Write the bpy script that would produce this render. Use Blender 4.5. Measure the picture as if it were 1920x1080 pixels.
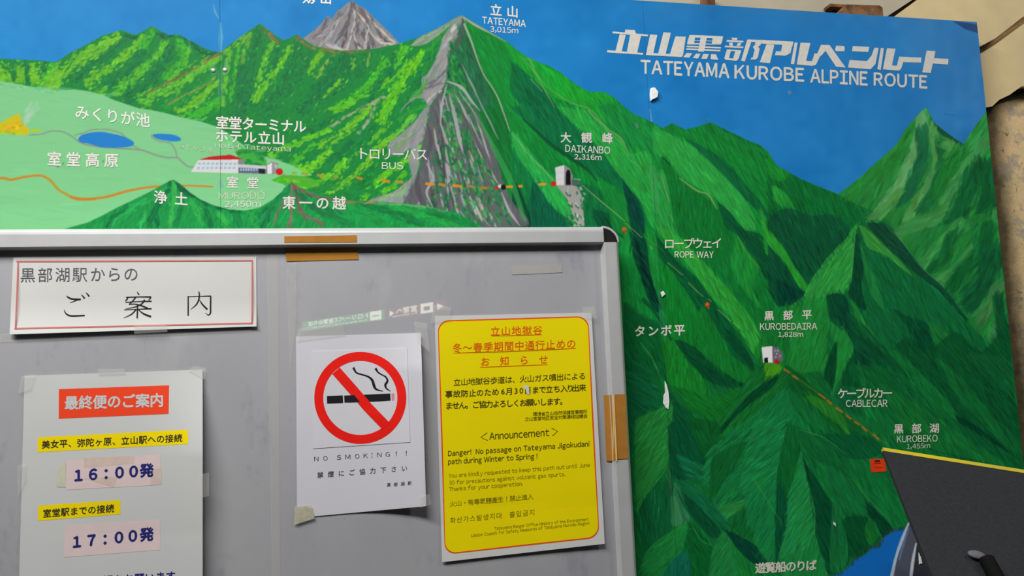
import bpy, bmesh, math, random
import numpy as np
from mathutils import Matrix, Vector

for o in list(bpy.data.objects):
    bpy.data.objects.remove(o)
SC = bpy.context.scene
COL = SC.collection

# ------------------------------------------------------------------ camera
# The board hangs on a flat wall (world plane XZ, Y runs into the wall).  The
# camera stands 1.2 m off, turned a little and tipped up a little.
F = 1380.0                                   # focal length in pixels of a 1920 wide frame
def _n(v):
    v = np.array(v, float); return v / np.linalg.norm(v)
E1 = _n((6470, -140, F))                     # wall "right" seen from the camera
_u = np.array((-(F * F + 140 * 14540) / 6470.0, -14540, F))
E2 = _n(_u - E1 * (E1 @ _u))                 # wall "up"
E3 = np.cross(E2, E1); E3 = E3 if E3[2] > 0 else -E3
R = np.array((E1, E3, E2))                   # camera vector (right, down, ahead) -> world
CAM = np.array((0.0, 0.0, 1.5))
D = 1.17                                     # camera to notice board, along the wall normal
cd = bpy.data.cameras.new('camera'); cam = bpy.data.objects.new('camera', cd); COL.objects.link(cam)
M = Matrix.Identity(4)
rx, uy, bk = R @ np.array((1, 0, 0)), R @ np.array((0, -1, 0)), R @ np.array((0, 0, -1))
for i in range(3):
    M[i][0], M[i][1], M[i][2], M[i][3] = rx[i], uy[i], bk[i], CAM[i]
cam.matrix_world = M
cd.sensor_width = 36; cd.lens = F / 1920 * 36; cd.clip_start = .02
cd.dof.use_dof = True; cd.dof.focus_distance = 1.22; cd.dof.aperture_fstop = 14.0
SC.camera = cam

# ------------------------------------------------------------------ light
W = bpy.data.worlds.new('World'); SC.world = W; W.use_nodes = True
W.node_tree.nodes['Background'].inputs[0].default_value = (.80, .88, 1.0, 1)
W.node_tree.nodes['Background'].inputs[1].default_value = .018
LPOS = np.array((-.68, D - 1.1, 3.02)); LAIM = np.array((-.1, D, 1.6)); LLEN = 1.6      # ceiling tube above and left of the viewer
LPOS2 = LPOS + np.array((2.75, -.25, .1)); LW2 = .34                             # weaker lamp added further right to brighten the wall there
_aim = Vector(LAIM - LPOS).to_track_quat('-Z', 'Y')
LAX = np.array(_aim @ Vector((0, 0, -1))); LDIR = np.array(_aim @ Vector((1, 0, 0)))
def irr(P, amb=.018):                        # what a white matt wall patch at P sends back under the tube
    P = np.asarray(P, float); out = np.full(P.shape[:-1], 0.0)
    for L0, w in ((LPOS, 1.0), (LPOS2, LW2)):
        for k in np.linspace(-.42, .42, 6):
            v = L0 + LDIR * LLEN * k - P; d2 = (v ** 2).sum(-1)
            out = out + w * np.clip(-v @ LAX, 0, None) * np.clip(-v[..., 1], 0, None) / (math.pi ** 2 * d2 ** 2) / 6
    return out * LPOW + amb
LPOW = 1.0
LPOW = .95 / float(irr(np.array((-.25, D, 1.6)), 0))
ld = bpy.data.lights.new('ceiling_tube_or_added_fill', 'AREA'); ld.shape = 'RECTANGLE'; ld.size = LLEN; ld.size_y = .07
ld.energy = LPOW; ld.color = (1, .985, .95)
for _p, _w in ((LPOS, 1.0), (LPOS2, LW2)):
    _d = ld.copy(); _d.energy = LPOW * _w
    lo = bpy.data.objects.new('ceiling_tube_or_added_fill', _d); COL.objects.link(lo); lo.location = _p; lo.rotation_euler = _aim.to_euler()  # the second one is the added fill lamp
SC.view_settings.view_transform = 'Standard'; SC.view_settings.look = 'None'
SC.view_settings.exposure = 0; SC.view_settings.gamma = 1; SC.view_settings.use_curve_mapping = False

# ------------------------------------------------------------------ helpers
def ray(px, py):
    px = np.asarray(px, float); py = np.asarray(py, float)
    v = np.stack(((px - 960) / F, (py - 540) / F, np.ones_like(px)), -1)
    return v @ R.T
def at(px, py, Y):                           # the point of the plane Y seen at a pixel
    r = ray(px, py); t = (np.asarray(Y) - CAM[1]) / r[..., 1]
    return CAM + r * t[..., None]
def pix(P):                                  # world -> pixel
    v = (np.asarray(P) - CAM) @ R
    return v[..., 0] / v[..., 2] * F + 960, v[..., 1] / v[..., 2] * F + 540
def lin(c):
    c = np.asarray(c, float) / 255
    return np.where(c <= .04045, c / 12.92, ((c + .055) / 1.055) ** 2.4)
def alb(c, px, py, Y=D):                     # own colour of a thing that the photograph shows as c
    return tuple(np.clip(lin(c) / irr(at(px, py, Y)), 0, .93))

def link(o, parent=None):
    COL.objects.link(o)
    if parent is not None: o.parent = parent
    return o
def mesh_obj(name, verts, faces, m, parent=None, smooth=False):
    me = bpy.data.meshes.new(name)
    me.from_pydata([tuple(map(float, v)) for v in verts], [], [tuple(map(int, f)) for f in faces])
    me.update()
    if smooth: me.polygons.foreach_set('use_smooth', [True] * len(me.polygons))
    if m: me.materials.append(m)
    return link(bpy.data.objects.new(name, me), parent)
def empty(name, loc=(0, 0, 0)):
    o = bpy.data.objects.new(name, None); o.empty_display_size = .05; COL.objects.link(o)
    return o
def tag(o, label=None, cat=None, group=None, kind=None):
    if label: o['label'] = label
    if cat: o['category'] = cat
    if group: o['group'] = group
    if kind: o['kind'] = kind
    return o

_mats = {}
def mat(name, col, rough=.6, spec=.2, metal=0, var=.06, scale=60, bump=0, bscale=200, coat=0, emit=0, alpha=1, col2=None):
    if name in _mats: return _mats[name]
    m = bpy.data.materials.new(name); m.use_nodes = True; _mats[name] = m
    nt = m.node_tree; b = nt.nodes['Principled BSDF']; L = nt.links
    b.inputs['Roughness'].default_value = rough; b.inputs['Metallic'].default_value = metal
    b.inputs['Specular IOR Level'].default_value = spec
    tc = nt.nodes.new('ShaderNodeTexCoord')
    nz = nt.nodes.new('ShaderNodeTexNoise'); nz.inputs['Scale'].default_value = scale; nz.inputs['Detail'].default_value = 5
    L.new(tc.outputs['Object'], nz.inputs['Vector'])
    rp = nt.nodes.new('ShaderNodeValToRGB')
    a = np.array(col, float); z = np.array(col2, float) if col2 is not None else a * (1 + var)
    lo_ = a if col2 is not None else a * (1 - var)
    rp.color_ramp.elements[0].position = .35; rp.color_ramp.elements[1].position = .65
    rp.color_ramp.elements[0].color = (*np.clip(lo_, 0, 1), 1); rp.color_ramp.elements[1].color = (*np.clip(z, 0, 1), 1)
    L.new(nz.outputs['Fac'], rp.inputs['Fac']); L.new(rp.outputs['Color'], b.inputs['Base Color'])
    if bump:
        n2 = nt.nodes.new('ShaderNodeTexNoise'); n2.inputs['Scale'].default_value = bscale; n2.inputs['Detail'].default_value = 4
        bp = nt.nodes.new('ShaderNodeBump'); bp.inputs['Strength'].default_value = bump; bp.inputs['Distance'].default_value = .002
        L.new(tc.outputs['Object'], n2.inputs['Vector']); L.new(n2.outputs['Fac'], bp.inputs['Height']); L.new(bp.outputs['Normal'], b.inputs['Normal'])
    if coat:
        b.inputs['Coat Weight'].default_value = coat; b.inputs['Coat Roughness'].default_value = .03
    if emit:
        L.new(rp.outputs['Color'], b.inputs['Emission Color']); b.inputs['Emission Strength'].default_value = emit
    if alpha < 1: b.inputs['Alpha'].default_value = alpha
    return m

class Surf:
    """A sheet whose distance from the wall is given by a function of the traced position."""
    def __init__(s, Y): s.Y = Y
    def __call__(s, x, y, e=0.0):
        x = np.asarray(x, float); y = np.asarray(y, float)
        return at(x, y, (s.Y(x, y) if callable(s.Y) else np.full_like(x, s.Y)) - e)

def quad_grid(q, nu, nv):
    q = np.array(q, float); u, v = np.meshgrid(np.linspace(0, 1, nu + 1), np.linspace(0, 1, nv + 1))
    u = u[..., None]; v = v[..., None]
    P = q[0] * (1 - u) * (1 - v) + q[1] * u * (1 - v) + q[2] * u * v + q[3] * (1 - u) * v
    fs = [(j * (nu + 1) + i, (j + 1) * (nu + 1) + i, (j + 1) * (nu + 1) + i + 1, j * (nu + 1) + i + 1) for j in range(nv) for i in range(nu)]
    return P.reshape(-1, 2), fs
def patch(name, q, surf, m, parent=None, e=.0003, nu=8, nv=4):     # a printed or painted flat field
    P, fs = quad_grid(q, nu, nv)
    return mesh_obj(name, surf(P[:, 0], P[:, 1], e), fs, m, parent)
def sheet(name, q, surf, m, parent=None, nu=16, nv=16, th=.0004):   # a paper, with its thickness
    P, fs = quad_grid(q, nu, nv)
    a = surf(P[:, 0], P[:, 1]); b = a + np.array((0, th, 0)); n = len(a)
    F2 = list(fs) + [tuple(n + k for k in reversed(f)) for f in fs]
    rim = [i for i in range(nu + 1)] + [(j) * (nu + 1) + nu for j in range(1, nv + 1)] + [nv * (nu + 1) + i for i in range(nu - 1, -1, -1)] + [j * (nu + 1) for j in range(nv - 1, 0, -1)]
    m_ = len(rim); ra, rb = a[rim], b[rim]
    for k in range(m_): F2.append((2 * n + k, 2 * n + (k + 1) % m_, 2 * n + m_ + (k + 1) % m_, 2 * n + m_ + k))
    return mesh_obj(name, np.vstack((a, b, ra, rb)), F2, m, parent, smooth=True)
def shape(name, polys, surf, m, parent=None, e=.0005):             # flat polygons, one mesh
    V, Fc = [], []
    for p in polys:
        p = np.array(p, float); k = len(V)
        V += list(surf(p[:, 0], p[:, 1], e + 2.5e-5 * len(Fc))); Fc.append(tuple(range(k, k + len(p))))
    return mesh_obj(name, V, Fc, m, parent)
def spline(pts, n=8):
    p = np.array(pts, float)
    if len(p) < 3: return p
    q = np.vstack((2 * p[0] - p[1], p, 2 * p[-1] - p[-2])); out = []
    for i in range(len(p) - 1):
        a, b, c, d = q[i:i + 4]
        for t in np.linspace(0, 1, n, endpoint=False):
            out.append(.5 * ((2 * b) + (c - a) * t + (2 * a - 5 * b + 4 * c - d) * t * t + (3 * b - a - 3 * c + d) * t ** 3))
    out.append(p[-1]); return np.array(out)
def ribbon(pts, w, n=8, smooth=True):                               # outline of a brush line; w = width or list of widths
    p = spline(pts, n) if smooth else np.array(pts, float)
    w = np.interp(np.linspace(0, 1, len(p)), np.linspace(0, 1, len(w)), w) if isinstance(w, (list, tuple)) else np.full(len(p), float(w))
    t = np.gradient(p, axis=0); t /= np.linalg.norm(t, axis=1)[:, None] + 1e-9
    nn = np.stack((-t[:, 1], t[:, 0]), 1) * w[:, None] / 2
    return p + nn, p - nn
def lines(name, items, surf, m, parent=None, e=.0006):              # list of (pts, w) -> ribbons
    V, Fc = [], []
    e0 = e
    for ii, it in enumerate(items):
        e = e0 + ii * 2.5e-5
        a, b = ribbon(*it[:2], **(it[2] if len(it) > 2 else {})); k = len(V); n = len(a)
        V += list(surf(a[:, 0], a[:, 1], e)) + list(surf(b[:, 0], b[:, 1], e))
        Fc += [(k + i, k + i + 1, k + n + i + 1, k + n + i) for i in range(n - 1)]
    return mesh_obj(name, V, Fc, m, parent)

_glyph = {}
def glyphs(s, bold):
    if (s, bold) in _glyph: return _glyph[(s, bold)]
    if len(s) > 1 and all(ord(c) < 0x200 for c in s):                # latin line: plain gothic capitals set close
        V, Fc, Z, x = [], [], [], 0.0
        for c in s:
            if c == ' ': x += .33; continue
            v, f, dz = glyphs(chr(ord('O' if c == 'Ō' else c) + 0xFEE0), bold); k = sum(len(q) for q in V)
            V.append(v - (v[:, 0].min() - x, 0)); Z.append(dz); Fc += [tuple(k + j for j in t) for t in f]
            if c == 'Ō':
                w0, w1 = V[-1][:, 0].min() + .12, V[-1][:, 0].max() - .12; h = v[:, 1].max() + .07; k += len(v)
                V.append(np.array(((w0, h), (w1, h), (w1, h + .06), (w0, h + .06)))); Z.append(np.zeros(4)); Fc.append((k, k + 1, k + 2, k + 3))
            x = V[-1][:, 0].max() + (.05 if c in 'ATYLVW' else .085)
        _glyph[(s, bold)] = (np.vstack(V), Fc, np.concatenate(Z)); return _glyph[(s, bold)]
    b_ = bold; cu = bpy.data.curves.new('g', 'FONT'); cu.body = s; cu.size = 1; cu.resolution_u = 3
    o = bpy.data.objects.new('g', cu); COL.objects.link(o)
    dg = bpy.context.evaluated_depsgraph_get(); dg.update()
    me = o.evaluated_get(dg).to_mesh()
    v = np.array([x.co[:2] for x in me.vertices]).reshape(-1, 2); f = [tuple(p.vertices) for p in me.polygons]
    o.evaluated_get(dg).to_mesh_clear(); bpy.data.objects.remove(o); bpy.data.curves.remove(cu)
    dz = np.zeros(len(v))
    if b_ > 0 and len(v):
        n = len(v); off = [(b_, 0), (-b_, 0), (0, b_), (0, -b_)]; f0 = f
        dz = np.concatenate([np.full(n, k * 2.5e-5) for k in range(4)]); f = [tuple(k * n + j for j in t) for k in range(4) for t in f0]
        v = np.vstack([v + o_ for o_ in off])
    _glyph[(s, bold)] = (v, f, dz); return v, f, dz
def text_fit(name, s, q, surf, m, parent=None, bold=0, e=.0007):
    """Whole string fitted into x0, top, bottom .. x1, top, bottom."""
    x0, t0, b0, x1, t1, b1 = q
    v, f, dz = glyphs(s, bold); lo_, hi = v.min(0), v.max(0); u = (v - lo_) / (hi - lo_)
    X = x0 + (x1 - x0) * u[:, 0]; T = t0 + (t1 - t0) * u[:, 0]; B = b0 + (b1 - b0) * u[:, 0]
    return mesh_obj(name, surf(X, B + (T - B) * u[:, 1], e + dz), f, m, parent)
def text_run(name, s, q, size, surf, m, parent=None, bold=0, e=.0007, xs=None, wide=1.0):
    """One full width character after the other, from centre x0,y0 to centre x1,y1; xs = own centres."""
    x0, y0, x1, y1 = q; n = len(s); V, Fc = [], []
    sl = (y1 - y0) / (x1 - x0)
    for i, ch in enumerate(s):
        if ch in ' \u3000': continue
        cx = xs[i] if xs else x0 + (x1 - x0) * i / max(1, n - 1); cy = y0 + sl * (cx - x0)
        v, f, dz = glyphs(ch, bold)
        small = ch in '、。・ー一'
        mid = np.array((.5, .36)) if small or ord(ch) > 0x2000 else (v.min(0) + v.max(0)) / 2
        if ord(ch) > 0x2000: mid = np.array(((v[:, 0].min() + v[:, 0].max()) / 2 if ch in '：！' else .5, .37))
        g = (v - mid) * size; k = len(V)
        X = cx + g[:, 0] * wide; Yp = cy - g[:, 1] + sl * g[:, 0]
        V += list(surf(X, Yp, e + dz)); Fc += [tuple(k + j for j in t) for t in f]
    return mesh_obj(name, V, Fc, m, parent)
def boxm(name, lo_, hi, m, parent=None, bev=0):
    bm = bmesh.new(); bmesh.ops.create_cube(bm, size=1)
    lo_, hi = np.array(lo_, float), np.array(hi, float)
    for v in bm.verts: v.co = Vector((lo_ + hi) / 2 + np.array(v.co) * (hi - lo_))
    if bev: bmesh.ops.bevel(bm, geom=bm.edges[:], offset=bev, segments=2, affect='EDGES', profile=.5)
    bmesh.ops.recalc_face_normals(bm, faces=bm.faces[:])
    me = bpy.data.meshes.new(name); bm.to_mesh(me); bm.free()
    if m: me.materials.append(m)
    return link(bpy.data.objects.new(name, me), parent)
def prism(name, P, Y0, Y1, m, parent=None, bev=0, seg=3):          # outline in world XZ, from Y0 (front) to Y1 (back)
    P = np.array(P, float); bm = bmesh.new()
    a = [bm.verts.new((p[0], Y0, p[1])) for p in P]; b = [bm.verts.new((p[0], Y1, p[1])) for p in P]
    n = len(P); ff = bm.faces.new(a); bm.faces.new(b[::-1])
    for i in range(n): bm.faces.new((a[(i + 1) % n], a[i], b[i], b[(i + 1) % n]))
    if bev: bmesh.ops.bevel(bm, geom=list(ff.edges), offset=bev, segments=seg, affect='EDGES', profile=.5)
    bmesh.ops.recalc_face_normals(bm, faces=bm.faces[:])
    me = bpy.data.meshes.new(name); bm.to_mesh(me); bm.free()
    if m: me.materials.append(m)
    return link(bpy.data.objects.new(name, me), parent)

# ------------------------------------------------------------------ the painting: brush work into an array, later the colours of the panel surfaces
PX0, PY0, PW, PH = -160, -90, 2140, 1290     # the sheet of the painting in traced coordinates
BUF = np.zeros((PH, PW, 3)); rng = np.random.default_rng(7)
CLIP = None
def cover(pts):
    p = np.array(pts, float) - (PX0, PY0)
    x0 = max(0, int(p[:, 0].min()) - 1); x1 = min(PW, int(p[:, 0].max()) + 2); y0 = max(0, int(p[:, 1].min()) - 1); y1 = min(PH, int(p[:, 1].max()) + 2)
    if x1 <= x0 or y1 <= y0: return None
    w = x1 - x0; A = np.zeros((y1 - y0, w + 2)); q = np.roll(p, -1, 0)
    for r in range(y0, y1):
        for s in (.17, .5, .83):
            y = r + s; k = (p[:, 1] <= y) != (q[:, 1] <= y)
            if not k.any(): continue
            a, b = p[k], q[k]; xs = np.sort(a[:, 0] + (y - a[:, 1]) / (b[:, 1] - a[:, 1]) * (b[:, 0] - a[:, 0])) - x0
            for i in range(0, len(xs) - 1, 2):
                for x, sg in ((min(max(xs[i], 0), w), 1), (min(max(xs[i + 1], 0), w), -1)):
                    c = int(x); fr = x - c
                    A[r - y0, c] += sg * (1 - fr) / 3; A[r - y0, c + 1] += sg * fr / 3
    return x0, y0, np.clip(np.cumsum(A, 1)[:, :w], 0, 1)
def lay(x0, y0, a, c):
    h, w = a.shape
    if CLIP is not None: a = a * CLIP[y0:y0 + h, x0:x0 + w]
    s = BUF[y0:y0 + h, x0:x0 + w]; s += (np.asarray(c, float) - s) * a[..., None]
def poly(pts, c, op=1):
    k = cover(pts)
    if k: lay(k[0], k[1], k[2] * op, c)
    return k
def dab(x, y, ang, ln, wd, c, op=.8, bend=0):
    x -= PX0; y -= PY0; ca, sa = math.cos(ang), math.sin(ang); h = ln / 2 + wd + 1
    x0 = max(0, int(x - abs(ca) * h - wd - 1)); x1 = min(PW, int(x + abs(ca) * h + wd + 3)); y0 = max(0, int(y - abs(sa) * h - wd - 1)); y1 = min(PH, int(y + abs(sa) * h + wd + 3))
    if x1 <= x0 or y1 <= y0: return
    gx = np.arange(x0, x1)[None] - x; gy = np.arange(y0, y1)[:, None] - y
    t = gx * ca + gy * sa; d = np.abs(-gx * sa + gy * ca + bend * t * t / max(ln, 1))
    k = 1 - (2 * t / ln) ** 2
    lay(x0, y0, np.clip(wd / 2 * np.sqrt(np.clip(k, 0, 1)) - d + .5, 0, 1) * (k > 0) * op, c)
def jit(c, v):
    c = np.array(c, float); f = 1 + rng.normal(0, v); h = rng.normal(0, v * .5)
    return np.clip(c * f * (1 + h * 1.2, 1, 1 - h), 0, 255)
def line(pts, c, w, op=1, sm=True):
    a, b = ribbon(pts, w, 6, sm); poly(np.vstack((a, b[::-1])), c, op)
def hatch(k, c, ang, v=.16, ln=(12, 34), wd=(1.0, 2.3), dens=1.3, op=.42, bend=.0):
    x0, y0, a = k; ys, xs = np.nonzero(a > .5)
    if len(xs) == 0: return
    n = int(len(xs) / (np.mean(ln) * np.mean(wd)) * dens * 1.6)
    for i in rng.integers(0, len(xs), n):
        l = rng.uniform(*ln)
        dab(xs[i] + x0 + PX0, ys[i] + y0 + PY0, math.radians(ang + rng.normal(0, 6)), l, rng.uniform(*wd), jit(c, v), op, rng.normal(0, .25) * .3 + bend)
def P(s, z=None):
    p = np.array([[float(v) for v in t.split(',')] for t in s.split()])
    return p / z[2] + (z[0], z[1]) if z else p
def closed(p, n=5):
    q = np.vstack((p[-2:], p, p[:2])); o = spline(q, n); return o[2 * n:-2 * n]
def facet(s, c, ang, z=None, v=.15, **k):
    m = poly(closed(P(s, z)), c, k.pop('fill', .8))
    if m: hatch(m, c, ang, v, **k)
def band(s, c, w, z=None, ln=(5, 11), wd=(2.4, 4.8), v=.08, n=1.25, op=.75, turn=0):  # a ridge built from dabs along a line
    p = spline(P(s, z), 10); seg = np.linalg.norm(np.diff(p, axis=0), axis=1); tot = seg.sum()
    w = w if isinstance(w, (list, tuple)) else (w, w)
    for t in rng.uniform(0, 1, int(tot * np.mean(w) / 15 * n) + 4):
        i = min(len(p) - 2, int(t * (len(p) - 1))); d = p[i + 1] - p[i]; a = math.atan2(d[1], d[0])
        ww = w[0] + (w[-1] - w[0]) * t; off = rng.normal(0, .28) * ww; q = p[i] + d * rng.random() + np.array((-math.sin(a), math.cos(a))) * off
        dab(q[0], q[1], a + rng.normal(0, .18) + turn, rng.uniform(*ln), rng.uniform(*wd), jit(c, v), op)

yy, xx = np.mgrid[0:PH, 0:PW]; xx = xx + PX0; yy = yy + PY0
def smooth_noise(step, amp):
    g = rng.normal(0, 1, (PH // step + 3, PW // step + 3)); fy = np.arange(PH) / step; fx = np.arange(PW) / step
    iy, ix = fy.astype(int), fx.astype(int); ty = (fy - iy)[:, None]; tx = (fx - ix)[None]
    ty = ty * ty * (3 - 2 * ty); tx = tx * tx * (3 - 2 * tx)
    return amp * (g[iy][:, ix] * (1 - ty) * (1 - tx) + g[iy][:, ix + 1] * (1 - ty) * tx + g[iy + 1][:, ix] * ty * (1 - tx) + g[iy + 1][:, ix + 1] * ty * tx)
# sky
sx = np.array((-160, 0, 450, 900, 1300, 1600, 1850))
sky = np.stack([np.interp(xx[0], sx, c) for c in zip((30, 140, 211), (28, 138, 210), (26, 136, 209), (28, 130, 202), (26, 118, 186), (27, 111, 174), (38, 108, 168))], -1)
BUF[:] = sky[None]
dust = np.clip((60 - yy) / 60, 0, 1) * np.clip((xx - 1000) / 500, 0, 1) * (.28 + smooth_noise(26, .14)) + np.clip((xx - 1660) / 190, 0, 1) * np.clip((300 - yy) / 200, 0, 1) * (.22 + smooth_noise(34, .12))
BUF += (np.array((92, 118, 150)) - BUF) * np.clip(dust, 0, .6)[..., None]
BUF += (smooth_noise(60, 3) + smooth_noise(17, 1.6))[..., None] * (1, 1, 1)
poly(P('1785,39 1815,43 1832,46 1834,62 1810,55'), (30, 52, 92), .75)
# the grey peak behind
gp = '568,72 590,56 605,41 615,29 622,36 632,21 641,15 650,6 661,1 672,10 684,16 695,27 706,38 720,51 735,66 750,82 720,100 600,100'
k = poly(P(gp), (138, 136, 140)); CL = np.zeros((PH, PW)); CL[k[1]:k[1] + k[2].shape[0], k[0]:k[0] + k[2].shape[1]] = k[2]; CLIP = CL
hatch(k, (140, 138, 142), 118, .12, (8, 22), (1.5, 3.5))
for s, c, w in (('661,4 655,30 645,55 628,80', (98, 93, 98), 7), ('662,6 668,40 665,70 672,92', (102, 96, 102), 9), ('640,22 625,50 605,72', (104, 99, 106), 6), ('615,33 603,55 588,70', (108, 102, 110), 5),
                ('676,16 690,50 700,85', (104, 98, 104), 8), ('695,32 712,62 728,84', (100, 95, 104), 6), ('650,60 640,92', (90, 86, 92), 5), ('680,60 690,92', (88, 84, 90), 6)):
    band(s, c, w, ln=(8, 18), wd=(1.5, 3))
for s, c, w in (('664,20 662,50 654,78 650,90', (186, 182, 180), 4), ('640,30 620,62 600,84', (178, 175, 174), 4), ('668,22 684,40 696,62 712,78', (190, 184, 176), 3.5), ('690,30 716,58 740,80', (192, 184, 172), 4),
                ('662,60 668,80 676,94', (182, 178, 178), 4), ('690,52 686,72 684,88', (176, 172, 172), 5), ('610,80 640,92 660,94', (184, 182, 182), 6), ('705,70 720,80 740,84', (196, 190, 180), 6), ('590,70 612,62 630,40', (160, 157, 160), 4)):
    band(s, c, w, ln=(8, 18), wd=(1.2, 2.6))
CLIP = None
# silhouettes of all hills
HILL = P('-160,110 0,110 40,112 80,114 105,117 130,100 160,85 190,68 228,56 242,62 255,66 270,57 284,49 300,57 315,66 332,64 360,78 385,92 412,99 430,85 450,70 470,56 487,44 500,53 515,66 532,76 545,71 556,64 568,73 590,87 640,95 700,92 748,82 780,72 810,58 835,45 855,33 866,29 880,37 905,52 930,67 950,78 968,93 985,105 1010,117 1030,124 1050,135 1068,150 1090,165 1105,172 1132,172 1150,182 1170,200 1190,215 1208,222 1228,232 1243,241 1260,231 1285,243 1310,237 1332,229 1350,238 1375,250 1400,262 1425,272 1440,285 1455,309 1500,335 1540,352 1572,364 1610,335 1645,303 1680,272 1700,240 1715,222 1734,202 1740,206 1750,228 1770,245 1790,260 1807,270 1820,250 1835,228 1850,209 2000,60 2000,1220 -160,1220')
k = poly(HILL, (26, 140, 58)); CL = np.zeros((PH, PW)); CL[k[1]:k[1] + k[2].shape[0], k[0]:k[0] + k[2].shape[1]] = k[2]; CLIP = CL
kk = poly(P('-160,60 420,60 860,20 860,440 -160,440'), (26, 134, 60)); hatch(kk, (26, 134, 60), 126, .08, (5, 12), (2.4, 4.5), .8)
kk = poly(P('880,60 2000,60 2000,1220 880,1220'), (17, 112, 48)); hatch(kk, (17, 112, 48), 66, .16, (18, 44), (2, 4), .8)
LG, MG, DG, XG, BR = (108, 188, 44), (60, 176, 50), (20, 120, 64), (15, 104, 62), (128, 116, 66)
for s, c, w in (('-160,140 115,142', LG, 46), ('22,113 26,150', DG, 9), ('48,113 52,160', DG, 10), ('82,116 80,162', DG, 11), ('-30,113 -28,150', DG, 9), ('104,120 72,165', MG, 12),
    ('225,64 188,88 150,112 108,146 82,164', LG, (18, 40)), ('236,74 204,98 172,124 130,150', DG, (8, 22)), ('270,68 250,88 225,112 190,134 160,160', LG, (10, 26)), ('232,66 246,70 256,68', XG, 6),
    ('284,55 272,76 263,92', MG, 14), ('268,92 256,116 226,142 196,160', DG, (14, 22)), ('294,64 312,68 322,66', XG, 8), ('312,76 292,106 266,132 240,156 212,172', (88, 182, 50), (10, 22)), ('322,86 302,120 280,150 240,180', DG, (12, 28)),
    ('335,74 346,96 332,122 308,148', MG, 16), ('355,92 345,120 318,150', (84, 184, 48), 8), ('338,66 362,84 388,100 408,101', XG, 11), ('412,104 385,122 350,144 310,168 262,194', (98, 188, 52), (14, 30)), ('412,100 386,114 350,135 310,156 275,173', BR, 4),
    ('400,142 372,166 332,188 300,204', (34, 150, 60), (10, 24)), ('405,145 372,166 345,178 315,196', (122, 150, 66), 4), ('408,152 372,186 330,212', LG, (8, 22)), ('410,185 385,208 350,220', MG, 22), ('250,175 228,196', DG, 20), ('200,166 180,176', (90, 180, 50), 12),
    ('486,48 478,90 466,130', DG, 14), ('468,60 446,80 420,98', (104, 176, 54), 10), ('432,92 424,140 418,200', (96, 184, 50), 9), ('446,84 440,140 432,190', (70, 172, 52), 7), ('470,66 458,96 452,132', (96, 160, 60), 6), ('455,120 450,170 448,215', DG, 20), ('470,130 464,180 440,235', (30, 120, 66), 26),
    ('490,52 506,66 520,78', BR, 8), ('512,80 500,102 490,132 482,162', (98, 186, 50), 11), ('520,90 516,120 500,150', DG, 12), ('545,86 530,112 510,142 490,168 474,190', (102, 190, 44), 12), ('556,68 566,78 590,90', BR, 7), ('560,80 552,110 536,150', DG, 15), ('540,150 515,185 488,215', (26, 124, 64), 24), ('600,96 590,116 578,138', LG, 12), ('628,102 610,122 592,146', (126, 166, 66), 7),
    ('600,92 640,97 690,93', BR, 7), ('575,96 566,130 540,170', (28, 122, 64), 16), ('630,108 616,140 590,170', DG, 20), ('655,102 646,130 610,165 560,210', (22, 116, 64), 26), ('642,146 625,162 602,186', LG, 5), ('690,98 672,130 640,170', (26, 124, 62), 22), ('664,110 660,128', (100, 176, 60), 4), ('692,100 688,124', (110, 160, 70), 4),
    ('725,110 702,142 682,166 655,186 628,206', (72, 184, 44), 14), ('762,84 748,106 732,126', (84, 190, 42), 18), ('742,100 732,130 726,150', DG, 14), ('770,112 742,140 700,170 652,196 612,208', (96, 190, 40), 10), ('715,150 700,178 690,190', (20, 118, 62), 12), ('792,94 772,128 748,160 728,196 710,232', (104, 196, 34), (12, 26)), ('750,150 735,190 720,215', (88, 190, 40), 12), ('812,100 796,128 780,156', DG, 10), ('790,150 776,178 760,200', (22, 122, 62), 14),
    ('722,180 690,196 652,216 616,240', (150, 172, 120), 5), ('694,200 668,226 640,252 596,276', LG, (8, 18)), ('704,196 690,225 672,250', (148, 160, 130), 4), ('620,242 582,256 545,272 505,292', (100, 194, 44), 11), ('640,215 600,235 560,250', (24, 124, 60), 14), ('720,240 695,262 660,292 622,322', (96, 190, 44), 9), ('700,235 680,270 640,300', (22, 126, 60), 16),
    ('772,216 742,250 716,272 690,302 656,334 616,362', LG, (8, 16)), ('620,280 590,310 560,322 530,318', (112, 200, 38), 20), ('590,270 560,295 545,312', (70, 180, 50), 12), ('650,300 620,330 580,345 556,350', (104, 196, 40), 14), ('660,262 640,285 612,300', DG, 12), ('745,270 715,300 690,330 668,352', (24, 130, 56), 18), ('790,270 760,302 728,324 700,346 676,372', (100, 198, 38), (8, 18)), ('770,262 740,282 712,292', (30, 134, 58), 10), ('700,350 660,372 640,376', (26, 128, 60), 20), ('640,340 600,362 580,356', (30, 136, 58), 14), ('760,320 740,345 715,362', (80, 184, 44), 10)):
    band(s, c, w)
# fine light flecks over the left slopes
for i in range(380):
    x, y = rng.uniform(415, 800), rng.uniform(75, 380)
    dab(x, y, math.radians(125 + rng.normal(0, 14)), rng.uniform(4, 9), rng.uniform(1.4, 3), jit(((128, 196, 40), (24, 122, 60), (60, 170, 50))[i % 3], .1), .6)
for i in range(220):
    x, y = rng.uniform(0, 412), rng.uniform(60, 225)
    dab(x, y, math.radians(128 + rng.normal(0, 14)), rng.uniform(4, 8), rng.uniform(1.4, 2.8), jit(((120, 190, 44), (28, 126, 62))[i % 2], .1), .5)
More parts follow.
